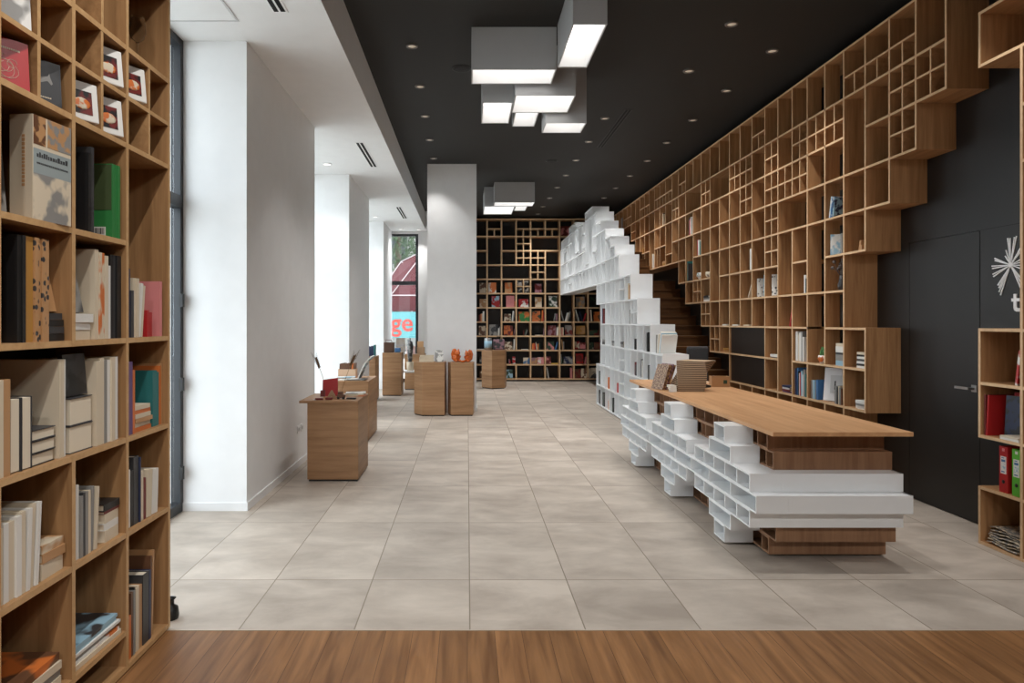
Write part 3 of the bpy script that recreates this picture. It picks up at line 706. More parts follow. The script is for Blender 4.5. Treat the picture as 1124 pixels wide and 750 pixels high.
MB().lathe([(0, 0), (.03, 0), (.035, .02), (.04, .22), (.037, .22), (.032, .03), (0, .02)], n=18).build('body', plain('pale_glass', (200, 196, 186), .1), t)

# ---- small oak bookcase at the camera end of the same wall
YN = [3.86, 4.235, 4.612, 4.99]
tN = thing('side_bookcase', 'oak cubby bookcase beyond the black door, holding folders and newspapers', 'bookcase', T(XR, YN[-1], 0) @ R(-PI/2))
def ex_near(c, r):
    if c == 0: return r in (0, 2, 3, 9)
    return r <= 10
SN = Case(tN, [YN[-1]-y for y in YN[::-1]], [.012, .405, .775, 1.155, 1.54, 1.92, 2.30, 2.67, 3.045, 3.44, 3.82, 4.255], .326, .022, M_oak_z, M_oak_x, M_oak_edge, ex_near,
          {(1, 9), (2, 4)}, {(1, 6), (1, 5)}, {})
def pl_near(c, r): return '%s shelf of side bookcase beyond the door' % ORD[r]
FN = Filler(SN, pl_near, 'books and folders in the side bookcase', True)
FN.row(0, 3, .82, [(('red', 'white', 16), .02, .24, .14)])
FN.row(0, 2, .04, [('darkred', .012, .29), ('red', .012, .29, .06)]); FN.cover(0, 2, .18, 'red', .23, .31, .02, .18, .06, yaw=.2); FN.cover(0, 2, .22, ('black', 'navy', 14), .18, .29, .02, .11, .08, yaw=.35)

FN.flat(0, 2, .48, [('white', .014, .2, .18), ('cream', .012, .19, .17)], y=.0)
for i, (c, fx) in enumerate((('red', .42), ('lime', .74))):
    x, z = SN.P(0, fx, 1); t = thing('lever_arch_file', '%s lever arch file with white spine label below the side bookcase cubbies' % ('red' if c == 'red' else 'green'), 'file', SN.M @ T(x, .02, z), 'lever arch files')
    w = .075; MB().prism([(0, 0), (w, 0), (w, .28), (w-.003, .28), (w-.003, .003), (.003, .003), (.003, .28), (0, .28)], 0, .318).build('cover', cov(c), t)
    MB().box(.012, w-.012, -.001, .0005, .13, .25).build('spine_label', cov('white'), t)
    MB().box(.02, w-.02, -.0015, .0, .16, .2).build('label_print', printed('lightblue', 'white', 60), t)
    MB().box(.02, w-.02, -.0016, .0, .212, .228).box(.022, w-.03, -.0016, .0, .236, .242).box(.02, w-.025, -.0016, .0, .14, .148).build('label_lines', cov('blue'), t); MB().box(.026, w-.026, -.0008, .0, .285, .305).build('top_mark', cov('pink' if c == 'red' else 'white'), t)
    MB().lathe([(0, 0), (.013, 0), (.013, .002), (0, .002)], n=16, M=T(w/2, .0, .075) @ R(PI/2, 'X')).build('finger_hole', M_blackmat, t)
    MB().box(.006, w-.01, .006, .26, .008, .3).build('papers', M_pages, t)
for k in range(7):
    x, z = SN.P(0, .12+.015*(k % 3), 0)
    mb = MB(); n = 6; rr = random.Random(k); a = []
    w, d = .28, .2
    for u in range(n+1):
        xx = w*u/n; zz = .006*math.sin(u*1.1+k)+.004*(u % 2)
        a.append((xx, zz))
    top = [(p, q+.006) for p, q in a]; pts = a+top[::-1]
    Mq = Matrix(((1, 0, 0, 0), (0, 0, 1, 0), (0, 1, 0, 0), (0, 0, 0, 1)))
    mb.prism(pts, 0, d, 0, M=Mq)
    o = tag(mb.build('newspaper', printed('cream', 'grey', 40)), '%s folded newspaper from the bottom of the pile in side bookcase' % ORD[k], 'newspaper', 'newspapers in the side bookcase')
    o.matrix_world = SN.M @ T(x, .012+.004*k, z+.009+k*.0175) @ R(random.uniform(-.05, .05))

# ---- dim oak bookcase at the glazed side, close to the camera
XL = -1.55
YB = [1.40, 1.85, 2.29, 2.727, 3.158, 3.60]      # columns 0..4; 2 = C, 3 = B, 4 = A of the notes
ZL = [.02, .183, .627, 1.06, 1.513, 1.957, 2.402, 2.846, 3.29, 3.73]
tL = thing('near_bookcase', 'tall dim oak bookcase close to camera beside the glazed door', 'bookcase', T(XL, 0, 0) @ R(PI/2))
SL = Case(tL, YB, ZL, .33, .024, M_dark_oak_z, M_dark_oak_x, M_dark_edge, lambda c, r: True,
          {(3, 3), (2, 3)}, {(4, 1), (4, 5)} , {(4, 6): 'M', (3, 6): 'M', (2, 6): 'M', (3, 7): 'V', (2, 7): 'V', (1, 6): 'M'})
MB().box(YB[0], YB[-1], .322, .33, .02, 3.73).build('back_panel', M_back, tL)
bayn = {4: 'bay beside the glazed door', 3: 'second bay from the glazed door', 2: 'third bay from the glazed door', 1: 'fourth bay from the glazed door', 0: 'fifth bay from the glazed door'}
SHN = {0: 'lowest', 1: 'second', 2: 'third', 3: 'fourth', 4: 'fifth', 5: 'sixth', 6: 'seventh', 7: 'eighth'}
def pl_left(c, r): return '%s shelf, %s' % (SHN[r], bayn[c])
FL = Filler(SL, pl_left, 'books on the dim oak bookcase', True)
A, B, C = 4, 3, 2
FL.row(A, 0, .02, [('orange', .05, .20), ('brown', .02, .3), ('grey', .016, .3), ('black', .012, .31), ('cream', .03, .3), ('tan', .035, .3), ('charcoal', .06, .34), ('navy', .02, .34), ('brown', .012, .4, .03), ('tan', .016, .42, .05)])
FL.row(A, 2, .02, [('cream', .03, .26), ('white', .02, .27), ('black', .03, .26), ('charcoal', .05, .32), ('navy', .012, .31), ('cream', .03, .24), ('darkred', .022, .2), ('cream', .05, .23, .06), ('white', .06, .22, .06)])
FL.row(A, 3, .03, [('purple', .06, .34), ('orange', .022, .3)]); FL.flat(A, 3, .26, [('orange', .02, .17, .2), ('cream', .022, .17, .2), ('tan', .02, .17, .2), ('cream', .02, .16, .2), ('orange', .018, .16, .2), ('cream', .02, .15, .2)])
FL.row(A, 3, .70, [('teal', .05, .28), ('teal', .025, .27), ('orange', .02, .3), ('tan', .02, .31)], y=.02)
FL.row(A, 4, .03, [('navy', .04, .32), ('charcoal', .03, .22), ('cream', .03, .28), ('cream', .022, .28), ('white', .022, .26, .12), ('cream', .02, .25, .12), ('red', .02, .13), ('red', .02, .12), ('red', .022, .12)]); FL.cover(A, 4, .12, ('tan', 'cream', 40, 1), .3, .36, .02, .26, .08); FL.row(A, 4, .88, [('pink', .028, .28)])

FL.flat(B, 1, .04, [('cream', .02, .37, .27), (('orange', 'white', 12), .012, .36, .26), ('grey', .016, .36, .27), ('white', .012, .37, .27), ('lightblue', .014, .36, .26), (('lightblue', 'charcoal', 8), .014, .36, .27)])
FL.row(B, 2, .02, [('cream', .035, .33), ('white', .02, .3), ('grey', .02, .25), ('charcoal', .016, .26), ('grey', .02, .26), ('cream', .018, .26), ('grey', .022, .27, .04), ('cream', .02, .26, .08)])
FL.flat(B, 2, .64, [('cream', .05, .14, .22), ('white', .03, .14, .22), ('cream', .04, .14, .22), ('darkred', .012, .15, .22), ('black', .03, .15, .22)])
FL.flat(B, 3, .02, [('charcoal', .11, .16, .24), ('charcoal', .11, .16, .24)], flip=True); FL.cover(B, 3, .04, ('charcoal', 'black', 10), .16, .17, .02, .05, .08, .224)
FL.row(B, 3, .46, [('cream', .035, .36), ('cream', .03, .37), ('grey', .025, .36), ('white', .028, .36), ('cream', .03, .37), ('white', .03, .37)])
FL.row(C, 3, .0, [('cream', .036, .33), ('tan', .034, .33)]); FL.row(C, 3, .19, [('charcoal', .058, .26), ('charcoal', .058, .26)], flip=True)
FL.flat(C, 3, .49, [('black', .045, .14, .2), ('black', .045, .14, .2), ('charcoal', .04, .14, .2)], flip=True); FL.cover(C, 3, .28, ('grey', 'tan', 3), .235, .36, .03, .24, .06)
FL.row(C, 3, .87, [('cream', .022, .38), ('cream', .02, .38), ('white', .022, .38)])
FL.flat(B, 4, .02, [('cream', .04, .15, .25), ('white', .03, .15, .25), ('white', .035, .15, .25)])
FL.cover(B, 4, .02, ('charcoal', 'grey', 6), .14, .2, .02, .05, .2, .11)
FL.row(B, 4, .42, [('cream', .03, .38), (('cream', 'orange', 9), .022, .37), (('cream', 'orange', 10), .022, .37), ('cream', .03, .36), ('white', .03, .32), ('black', .025, .37), ('charcoal', .02, .37), ('black', .024, .37), ('black', .024, .37)])
FL.row(C, 4, .28, [('black', .02, .38), ('black', .018, .38), ('gold', .024, .38), ('gold', .026, .38), (('charcoal', 'tan', 30, 1), .022, .38), (('charcoal', 'tan', 31, 1), .022, .38), (('charcoal', 'tan', 32, 1), .02, .38), (('charcoal', 'tan', 33, 1), .02, .38)])
FL.flat(C, 4, .70, [('black', .028, .12, .22), ('charcoal', .026, .12, .22), ('black', .026, .12, .22), ('charcoal', .024, .11, .2)]); FL.cover(C, 4, .71, ('black', 'tan', 7), .12, .24, .02, .06, .2, .11)
FL.row(B, 5, .30, [('black', .022, .33), ('charcoal', .024, .36)]); FL.cover(B, 5, .03, ('black', 'navy', 6), .11, .28, .03, .1, .1)
FL.row(B, 5, .80, [('green', .02, .33), ('green', .018, .33), ('green', .018, .33)])
gb = [o for o in bpy.data.objects if o.get('label', '').startswith('green book, sixth') or o.get('label', '').startswith('small green book, sixth') or o.get('label', '').startswith('tall green book, sixth')]
if gb:
    g0 = gb[0]
    MB().box(-.0012, 0, .004, .225, .125, .326).build('cover_upper', plain('olive_cover', (70, 84, 50), .5), g0)
    MB().box(-.0016, 0, .03, .10, .012, .05).build('barcode_label', cov('white'), g0)
    mb = MB()
    for k in range(9): mb.box(-.0022, -.0016, .036+k*.0065, .0385+k*.0065+.001*(k % 3), .018, .045)
    mb.build('barcode', M_blackmat, g0)
x, z = SL.P(C, .46, 5)
t = thing('book', 'thick cream book with coast photograph cover, sixth shelf, third bay from glazed door', 'book', SL.M @ T(x, .015, z) @ R(-.12), 'books on the dim oak bookcase')
w, h, tk = .20, .38, .09
MB().box(0, w, 0, .004, 0, h).box(0, w, tk-.004, tk, 0, h).box(0, .004, .004, tk-.004, 0, h).build('cover', cov('cream'), t); MB().box(.004, w-.004, .004, tk-.004, .004, h-.004).build('pages', M_pages, t)
MB().box(.004, w, -.001, 0, .0, .17).build('coast_photo', printed('cream', 'grey', 11), t); MB().box(.004, w, -.001, 0, .17, .26).build('title_band', plain('pale_sea', (150, 160, 160), .5), t)
MB().box(.004, .065, -.001, 0, .275, h).build('small_photo', printed('tan', 'brown', 30), t); MB().box(.075, w, -.001, 0, .275, h).build('wide_photo', printed('grey', 'tan', 26), t)
mb = MB(); rr = random.Random(8); q = .02
while q < .18: e = rr.uniform(.006, .014); mb.box(q, q+e, -.002, -.001, .23, .23+rr.choice((.012, .012, .018))); q += e+.004
q = .02
while q < .18: e = rr.uniform(.004, .008); mb.box(q, q+e, -.002, -.001, .205, .211); q += e+.003
mb.build('title', cov('charcoal'), t)
mb = MB(); q = .12
while q < .30: e = rr.uniform(.006, .012); mb.box(-.001, 0, .03, .042, q, q+e); q += e+.004
mb.build('spine_title', cov('tan'), t)
FL.cover(C, 5, .05, ('black', 'grey', 9), .13, .33, .03, .08, .08, extra='dim ')
FL.cover(C, 6, .06, ('red', 'red', 7), .165, .175, .02, .09, .08, yaw=-.5, extra='square '); FL.cover(C, 6, .575, ('charcoal', 'black', 5), .15, .175, .02, .085, .08, yaw=-.5); FL.cover(C, 6, .06, ('white', 'grey', 9), .17, .165, .03, .09, .08, .222, yaw=-.5, extra='')
FL.row(C, 2, .04, [('cream', .03, .26), ('white', .025, .27), ('cream', .03, .27), ('white', .026, .28), ('cream', .024, .29), ('white', .02, .29, .05), ('cream', .022, .3, .06), ('white', .018, .3, .07)])
FL.flat(C, 2, .62, [('cream', .06, .155, .26), ('tan', .035, .155, .26), (('cream', 'tan', 9), .03, .155, .26)])
FL.flat(C, 1, .1, [('cream', .035, .34, .28), ('grey', .03, .34, .28), ('cream', .03, .33, .28), (('orange', 'brown', 6), .03, .33, .28)])
FL.row(A, 6, .03, [('navy', .02, .17, .08), ('charcoal', .02, .18, .05)], y=.03)
def find(start): return [o for o in bpy.data.objects if o.get('label', '').startswith(start) and o.get('group') == 'books on the dim oak bookcase'][0]
# front of a cover book: local y runs along the width, x = 0 is the front
rb = find('square cover-out red book'); mb = MB(); rr = random.Random(2)
for k in range(5):
    cy, cz, r0 = rr.uniform(.06, .11), rr.uniform(.05, .09), rr.uniform(.015, .045)
    mb.tube([(.0205, cy+r0*math.cos(a*.5+k)*(1+.1*math.sin(a)), cz+r0*math.sin(a*.5+k)*.9) for a in range(11)], .0008, 4)
mb.build('line_drawing', cov('cream'), rb)
mb = MB(); q = .05
while q < .13: e = rr.uniform(.004, .008); mb.box(.02, .021, q, q+e, .135, .142); q += e+.002
mb.build('title', cov('cream'), rb)
db = find('cover-out charcoal and black book, seventh'); Mq = Matrix(((0, 0, 1, 0), (1, 0, 0, 0), (0, 1, 0, 0), (0, 0, 0, 1)))
MB().prism([(.0, .085), (.03, .075), (.03, .03), (.036, .0), (.044, .0), (.046, .06), (.07, .085), (.098, .098), (.112, .085), (.118, .092), (.108, .116), (.106, .13), (.10, .116), (.07, .108), (.03, .105), (.0, .108)], .02, .021, M=Mq).build('animal_silhouette', cov('grey'), db)
mb = MB(); q = .06
while q < .11: e = rr.uniform(.004, .008); mb.box(.02, .021, q, q+e, .03, .035); q += e+.002
mb.build('title', cov('cream'), db)
# white boxes with a printed picture, in the small cubbies
def gift_box(c, fx, dz, lb):
    x, z = SL.P(c, fx, 6); t = thing('display_box', lb, 'box', SL.M @ T(x+.012, .058, z+dz) @ R(-.5) @ R(-.12, 'X') @ T(0, 0, .012), 'white picture boxes in the small cubbies')
    w, h = .145, .165
    MB().box(0, w, 0, .05, 0, h).build('carton', cov('white'), t, bevel=.004)
    MB().box(.028, w-.028, -.002, 0, .028, h-.04).build('picture', printed('darkred', 'black', 16), t)
    MB().ball((w/2, -.002, h*.42), .032, sx=1.2, sz=.8, sy=.06).build('picture_motif', printed('orange', 'cream', 26), t)
gift_box(B, .56, .222, 'white picture box, upper cubby, second bay from the glazed door'); gift_box(A, .05, .222, 'white picture box, upper cubby, bay beside the glazed door')
gift_box(B, .05, 0, 'white picture box, lower cubby, second bay, paired with another'); gift_box(B, .56, 0, 'white picture box, lower cubby, second bay, under another picture box')
for i, (fx, y) in enumerate(((.12, .1), (.48, .07))):
    x, z = SL.P(A, fx, 7); t = thing('wine_glass', ('clear wine glass deeper in the bay beside the glazed door', 'clear wine glass at the front of the bay beside the glazed door')[i], 'wine glass', SL.M @ T(x+.03, y, z), 'wine glasses on the dim bookcase')
    g = nodemat('wine_glass')[0] if 'wine_glass' not in MATS else MATS['wine_glass']
    bb = g.node_tree.nodes['Principled BSDF']; bb.inputs['Transmission Weight'].default_value = 1; bb.inputs['Roughness'].default_value = 0.02; bb.inputs['IOR'].default_value = 1.1
    MB().lathe([(0, 0), (.034, 0), (.034, .003), (.005, .008)], n=24).build('foot', g, t)
    MB().lathe([(.005, .008), (.004, .05), (.004, .1), (.007, .112)], n=16).build('stem', g, t)
    MB().lathe([(.007, .112), (.03, .13), (.04, .165), (.036, .21), (.03, .24), (.028, .24), (.034, .21), (.038, .165), (.028, .133), (.003, .116), (0, .115)], n=24).build('bowl', g, t)
t = thing('door_stop', 'small black door stop on the floor beside the dim bookcase', 'door stop', T(-1.60, 3.73, 0))
MB().lathe([(0, 0), (.04, 0), (.045, .02), (.04, .06), (.02, .075), (.02, .1), (.03, .11), (0, .12)], n=20).build('body', M_blackmat, t)
# ---- bookcase across the back wall
YBK = 18.48
xs = [.243+.0, .528, .915, 1.305, 1.69, 2.08, 2.465, 2.845, 3.22, 3.6]
xs[0] = .13
ZK = [.06+.381*k for k in range(11)]+[4.33]
tK = thing('back_bookcase', 'oak grid bookcase with black back covering the far wall', 'bookcase', T(0, YBK, 0))
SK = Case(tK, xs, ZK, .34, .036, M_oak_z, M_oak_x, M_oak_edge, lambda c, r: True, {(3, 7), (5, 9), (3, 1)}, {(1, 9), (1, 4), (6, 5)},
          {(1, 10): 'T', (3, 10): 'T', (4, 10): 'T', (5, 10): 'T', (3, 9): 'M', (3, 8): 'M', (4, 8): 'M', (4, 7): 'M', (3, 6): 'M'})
MB().box(xs[0], xs[-1], .34, .35, 0, 4.33).build('back_panel', M_back, tK)
MB().box(xs[0], xs[-1], .02, .34, 0, .045).build('plinth', M_blackmat, tK)
def pl_back(c, r): return 'back bookcase, %s shelf, %s bay from pillar' % (ORD[r], ORD[c])
FK = Filler(SK, pl_back, 'books on the back bookcase')
fc, fr, ff = FK.cover, FK.row, FK.flat
fc(0, 6, .5, ('cream', 'brown', 8), .2, .27); fc(1, 6, .05, ('white', 'orange', 6), .21, .28); fc(2, 6, .2, ('tan', 'orange', 9), .2, .28); fc(4, 6, .28, ('mauve', 'darkred', 9), .18, .25)
for fx in (.04, .565):
    fc(3, 6, fx, ('white', 'charcoal', 9), .12, .135); fc(3, 6, fx, ('white', 'charcoal', 9), .12, .135, dz=.19, extra='upper ')
fc(0, 5, .5, ('cream', 'tan', 8), .19, .22); fc(1, 5, .3, ('lightblue', 'red', 6), .22, .3); fc(2, 5, .3, ('pink', 'pink', 8), .22, .31); fr(2, 5, .86, [('orange', .03, .16)]); fc(3, 5, .15, ('white', 'red', 9), .26, .22)
fc(4, 5, .3, ('tan', 'cream', 8), .18, .27); fc(5, 5, .25, ('white', 'darkgreen', 7), .22, .3); fc(7, 5, .15, ('grey', 'tan', 9), .23, .28); fc(8, 5, .2, ('darkgreen', 'black', 9), .2, .29)
fr(0, 4, .45, [('darkred', .04, .18), ('orange', .03, .2), ('cream', .03, .21), ('white', .04, .27)])
fc(2, 4, .15, ('cream', 'brown', 9), .18, .2); fr(2, 4, .72, [('white', .02, .28, .12), ('grey', .02, .27, .12)]); fc(3, 4, .15, ('orange', 'green', 6), .3, .26); fc(4, 4, .05, ('darkgreen', 'orange', 7), .23, .28); fr(4, 4, .76, [('orange', .03, .3, .08), ('red', .02, .24, .08)])
fr(5, 4, .62, [('grey', .02, .22, .15), ('mauve', .03, .2)]); fr(6, 4, .03, [('grey', .02, .3, -.25)]); fr(6, 4, .4, [('white', .02, .24, .25), ('cream', .02, .24, .25), ('grey', .03, .27, .25)])
fr(7, 4, .05, [('white', .02, .32, -.3), ('navy', .02, .26, -.3)]); fr(7, 4, .68, [('red', .02, .24, .35)]); fr(8, 4, .05, [('darkred', .025, .32), ('cream', .03, .31, -.1)]); fc(8, 4, .42, ('orange', 'brown', 8), .19, .26)
fc(0, 3, .45, ('brown', 'cream', 9), .17, .26); fr(0, 3, .86, [('cream', .03, .28, .1)]); fc(1, 3, .12, ('grey', 'charcoal', 6), .23, .3); fr(1, 3, .75, [('white', .025, .2, .05), ('grey', .025, .24, .05)]); fc(2, 3, .12, ('darkred', 'orange', 9), .24, .27); fr(2, 3, .86, [('mauve', .02, .22, .15)])
fr(3, 3, .5, [('darkred', .02, .14), ('darkgreen', .02, .17, .3), ('grey', .02, .16, .3)]); ff(4, 3, .3, [('cream', .02, .2, .15)]); fr(4, 3, .9, [('mauve', .02, .26, .05)]); fc(5, 3, .15, ('mauve', 'darkred', 9), .23, .27)
fr(5, 3, .84, [('white', .02, .22), ('cream', .03, .24)]); fr(6, 3, .02, [('cream', .03, .22), ('red', .02, .2), ('cream', .03, .22)]); fc(6, 3, .38, ('grey', 'darkred', 7), .2, .28); fc(7, 3, .1, ('gold', 'tan', 7), .26, .24, dz=.025); ff(7, 3, .2, [('white', .02, .24, .2)]); fc(8, 3, .1, ('darkred', 'darkgreen', 8), .25, .15)
ff(0, 2, .3, [('white', .02, .2, .2)]); fc(2, 2, .06, ('brown', 'cream', 14), .25, .22); fr(2, 2, .84, [('white', .03, .29, .06)]); ff(3, 2, .35, [('white', .018, .18, .15)]); fr(4, 2, .06, [('orange', .03, .17), ('orange', .03, .18), ('red', .03, .17), ('cream', .02, .2, -.15), ('orange', .03, .16), ('darkgreen', .03, .18)])
fc(5, 2, .08, ('darkgreen', 'pink', 10), .2, .22); fr(5, 2, .7, [('blue', .03, .25, .35)]); fr(6, 2, .08, [('tan', .02, .28, -.12), ('grey', .02, .22)]); fc(7, 2, .05, ('red', 'cream', 9), .12, .2, dz=.024); fc(7, 2, .45, ('darkred', 'pink', 9), .15, .17, dz=.024); ff(7, 2, .1, [('white', .02, .26, .2)])
fc(8, 2, .05, ('cream', 'darkgreen', 9), .12, .2); fc(8, 2, .48, ('darkred', 'brown', 9), .16, .2)
fr(2, 1, .5, [('mauve', .02, .13), ('red', .02, .1)]); fc(2, 1, .78, ('white', 'red', 8), .2, .2); fc(3, 1, .5, ('blue', 'cream', 8), .18, .17); fc(4, 1, .03, ('tan', 'mauve', 9), .15, .17); fc(4, 1, .48, ('pink', 'white', 9), .17, .18); fc(5, 1, .02, ('darkred', 'pink', 9), .13, .2); ff(5, 1, .4, [('yellow', .025, .2, .15)])
fr(6, 1, .04, [('grey', .02, .26), ('darkgreen', .02, .18)]); fc(6, 1, .28, ('navy', 'grey', 9), .24, .2); fc(7, 1, .12, ('red', 'darkred', 8), .2, .28); fr(7, 1, .82, [('pink', .03, .24, .15)]); fr(8, 1, .1, [('brown', .015, .1)])
fc(2, 0, .12, ('darkgreen', 'lightblue', 9), .24, .23); fr(5, 0, .06, [('white', .02, .29, -.15)]); fr(6, 0, .82, [('pink', .03, .28), ('darkred', .02, .2)]); fc(7, 0, .06, ('darkred', 'brown', 10), .16, .25); fc(7, 0, .55, ('brown', 'cream', 11), .17, .26); fc(8, 0, .04, ('charcoal', 'cream', 8), .26, .28)
fc(6, 10, .03, ('pink', 'darkred', 6), .35, .27, extra='high '); fc(0, 0, .5, ('brown', 'cream', 9), .16, .2); fc(0, 1, .5, ('charcoal', 'grey', 9), .17, .2)

# ---- white stepped bookcase running back along the stairs
XW = 2.48
YW = [8.43, 8.81, 9.10, 9.395, 9.76, 10.13, 10.53, 10.94, 11.35, 11.67, 12.05, 12.46, 12.9, 13.3, 13.76, 14.18, 14.6, 14.98, 15.45, 15.95, 16.4, 16.9, 17.35, 17.8, 18.3, 18.45]
ZW = [.03, .40, .785, 1.17, 1.55, 1.93, 2.31, 2.69, 2.884, 3.076, 3.264, 3.467, 3.70, 3.875]
topi = [2, 3, 3, 4, 4, 5, 6, 6, 7, 8, 9, 10, 11, 12, 13, 13, 11, 12, 12, 13, 13, 12, 12, 11, 11]
topi = [ZW.index(v) for v in [.785, 1.17, 1.17, 1.55, 1.55, 1.93, 2.31, 2.31, 2.69, 2.884, 3.076, 3.264, 3.467, 3.70, 3.875, 3.875, 3.467, 3.70, 3.70, 3.875, 3.875, 3.70, 3.70, 3.70, 3.467]]
NW = len(YW)-1
def ex_w(i, r):
    if r >= topi[i]: return False
    y = YW[i]
    if y < 12.4: return True
    if y < 12.8: return r not in (2, 3, 4) or True
    if y < 13.1: return r in (0, 1, 5) or r >= 5
    return r >= 6
tW = thing('white_bookcase', 'white lacquered bookcase stepping up along the oak stairs', 'bookcase', T(XW, YW[-1], 0) @ R(-PI/2))
rr = random.Random(11); mw = {}
for i in range(NW):
    for r in range(13):
        if rr.random() < .28: mw[(NW-1-i, r)] = rr.choice('VVMH')
for k in [(NW-1, 2), (NW-1, 1)]: mw[k] = 'V'
for i_, r_ in ((3, 3), (4, 2), (5, 3), (5, 2), (11, 4), (10, 1), (9, 0), (11, 0), (12, 0), (12, 1), (10, 0), (8, 1), (6, 5), (6, 4), (3, 2), (1, 1), (7, 3), (9, 3), (11, 3), (2, 1)): mw.pop((NW-1-i_, r_), None)
sHw = {(NW-1-i, 7+1) for i in range(8, 12)} | {(NW-1-i, 9) for i in range(10, 16)} | {(NW-1-i, 11) for i in range(12, 20)} | {(NW-1-i, 8) for i in range(12, 25)} | {(NW-1-i, 10) for i in range(14, 25)}
SW = Case(tW, [YW[-1]-y for y in YW[::-1]], ZW, .335, .022, M_shelfwhite, M_shelfwhite, M_shelfwhite, lambda c, r: ex_w(NW-1-c, r), (), sHw, mw)
mb = MB()
for i in range(NW):
    rows = [r for r in range(13) if ex_w(i, r)]
    a = YW[-1]-YW[i+1]; b = YW[-1]-YW[i]
    mb.box(a, b, .322, .332, ZW[rows[0]], ZW[rows[-1]+1])
mb.build('back_panel', M_shelfwhite, tW)
a = YW[-1]-13.3
MB().box(YW[-1]-13.28, YW[-1]-8.43, .03, .32, 0, .02).build('plinth', M_blackmat, tW)
def pl_white(c, r): return 'white bookcase, %s shelf, %s bay from counter' % (ORD[r], ORD[NW-1-c])
FW = Filler(SW, pl_white, 'books on the white bookcase')
g = lambda i: NW-1-i
FW.row(g(3), 4-1, .3, [('charcoal', .03, .26), ('black', .03, .27)]); FW.row(g(4), 2, .4, [('black', .03, .26), ('navy', .03, .24), ('white', .03, .25)]); FW.row(g(5), 3, .4, [('black', .04, .16)]); FW.row(g(5), 2, .5, [('darkred', .03, .2), ('charcoal', .03, .16)])
FW.row(g(11), 4, .2, [('navy', .04, .28), ('darkred', .04, .27)]); FW.row(g(10), 1, .4, [('orange', .06, .2)]); FW.row(g(9), 0, .3, [('darkgreen', .04, .24), ('black', .04, .25)]); FW.row(g(11), 0, .2, [('charcoal', .05, .25), ('darkgreen', .05, .22), ('black', .05, .26)])
FW.row(g(12), 0, .3, [('black', .06, .26), ('charcoal', .05, .2)]); FW.row(g(12), 1, .3, [('black', .05, .25), ('darkgreen', .05, .22)]); FW.row(g(10), 0, .4, [('orange', .05, .15), ('white', .04, .2)]); FW.row(g(8), 1, .2, [('red', .05, .16)])
FW.row(g(6), 5, .4, [('cream', .04, .25), ('tan', .03, .22)]); FW.row(g(6), 4, .6, [('grey', .04, .22)]); FW.row(g(3), 2, .5, [('black', .03, .2), ('grey', .02, .19)])
FW.flat(g(1), 1, .1, [('cream', .03, .22, .2), ('white', .03, .22, .2), ('grey', .03, .22, .2), ('cream', .02, .2, .2)]); FW.flat(g(7), 3, .1, [('grey', .05, .2, .2), ('charcoal', .04, .2, .2)]); FW.flat(g(9), 3, .1, [('grey', .05, .22, .2), ('charcoal', .04, .22, .2)])
FW.flat(g(11), 3, .1, [('charcoal', .05, .22, .2), ('grey', .04, .22, .2)]); FW.row(g(2), 1, .2, [('cream', .03, .2)])
# the books on top of the lowest open step
Mw = T(2.50, 9.22, 1.17+.012) @ R(-PI/2)
x = 0.0
for i, (c, w, h, a, what) in enumerate([('grey', .025, .24, .0, 'grey'), ('white', .03, .25, .2, 'white'), ('cream', .025, .25, .22, 'cream'), ('white', .04, .29, .35, 'thick white'), ('lightblue', .02, .28, .36, 'light blue'), ('white', .022, .26, .38, 'slim white')]):
    put_book(Mw, .0+x, .01, 0, w, h, .2, cov(c), '%s book leaning on top of the white bookcase step behind the counter' % what, 'books on the white step', 'up', a)
    x += w+.012 if a < .3 else w*1.15

# ---- stairs
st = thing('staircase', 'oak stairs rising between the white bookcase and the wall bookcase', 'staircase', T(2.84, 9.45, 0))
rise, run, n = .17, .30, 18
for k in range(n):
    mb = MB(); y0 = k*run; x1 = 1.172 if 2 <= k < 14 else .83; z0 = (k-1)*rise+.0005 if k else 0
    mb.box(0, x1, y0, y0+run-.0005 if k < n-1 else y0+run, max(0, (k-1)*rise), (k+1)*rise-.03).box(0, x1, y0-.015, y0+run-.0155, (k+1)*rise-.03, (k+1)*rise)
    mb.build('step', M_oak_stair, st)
MB().box(0, .83, n*run, 8.9, n*rise-.2, n*rise).build('landing', M_oak_stair, st)
# dark chair back behind the counter
ch = thing('desk_chair', 'dark grey desk chair behind the counter at the stair foot', 'chair', T(3.04, 9.2, 0) @ R(PI+.05))
# the counter ----------------------------------------------------------------
ct = thing('service_counter', 'long oak topped counter carried by white and oak stacked cubbies', 'counter', T(0, 0, 0))
zc = [.018, .137, .255, .372, .489, .607, .728, .853]
MB().prism([(1.975, 4.474), (2.885, 4.474), (2.885, 8.54), (2.0, 8.54)], zc[7]+.002, .884).build('countertop', M_oak_top, ct, bevel=.003)
XL0, XC0, XR0, TK = 1.84, 2.045, 2.84, .011
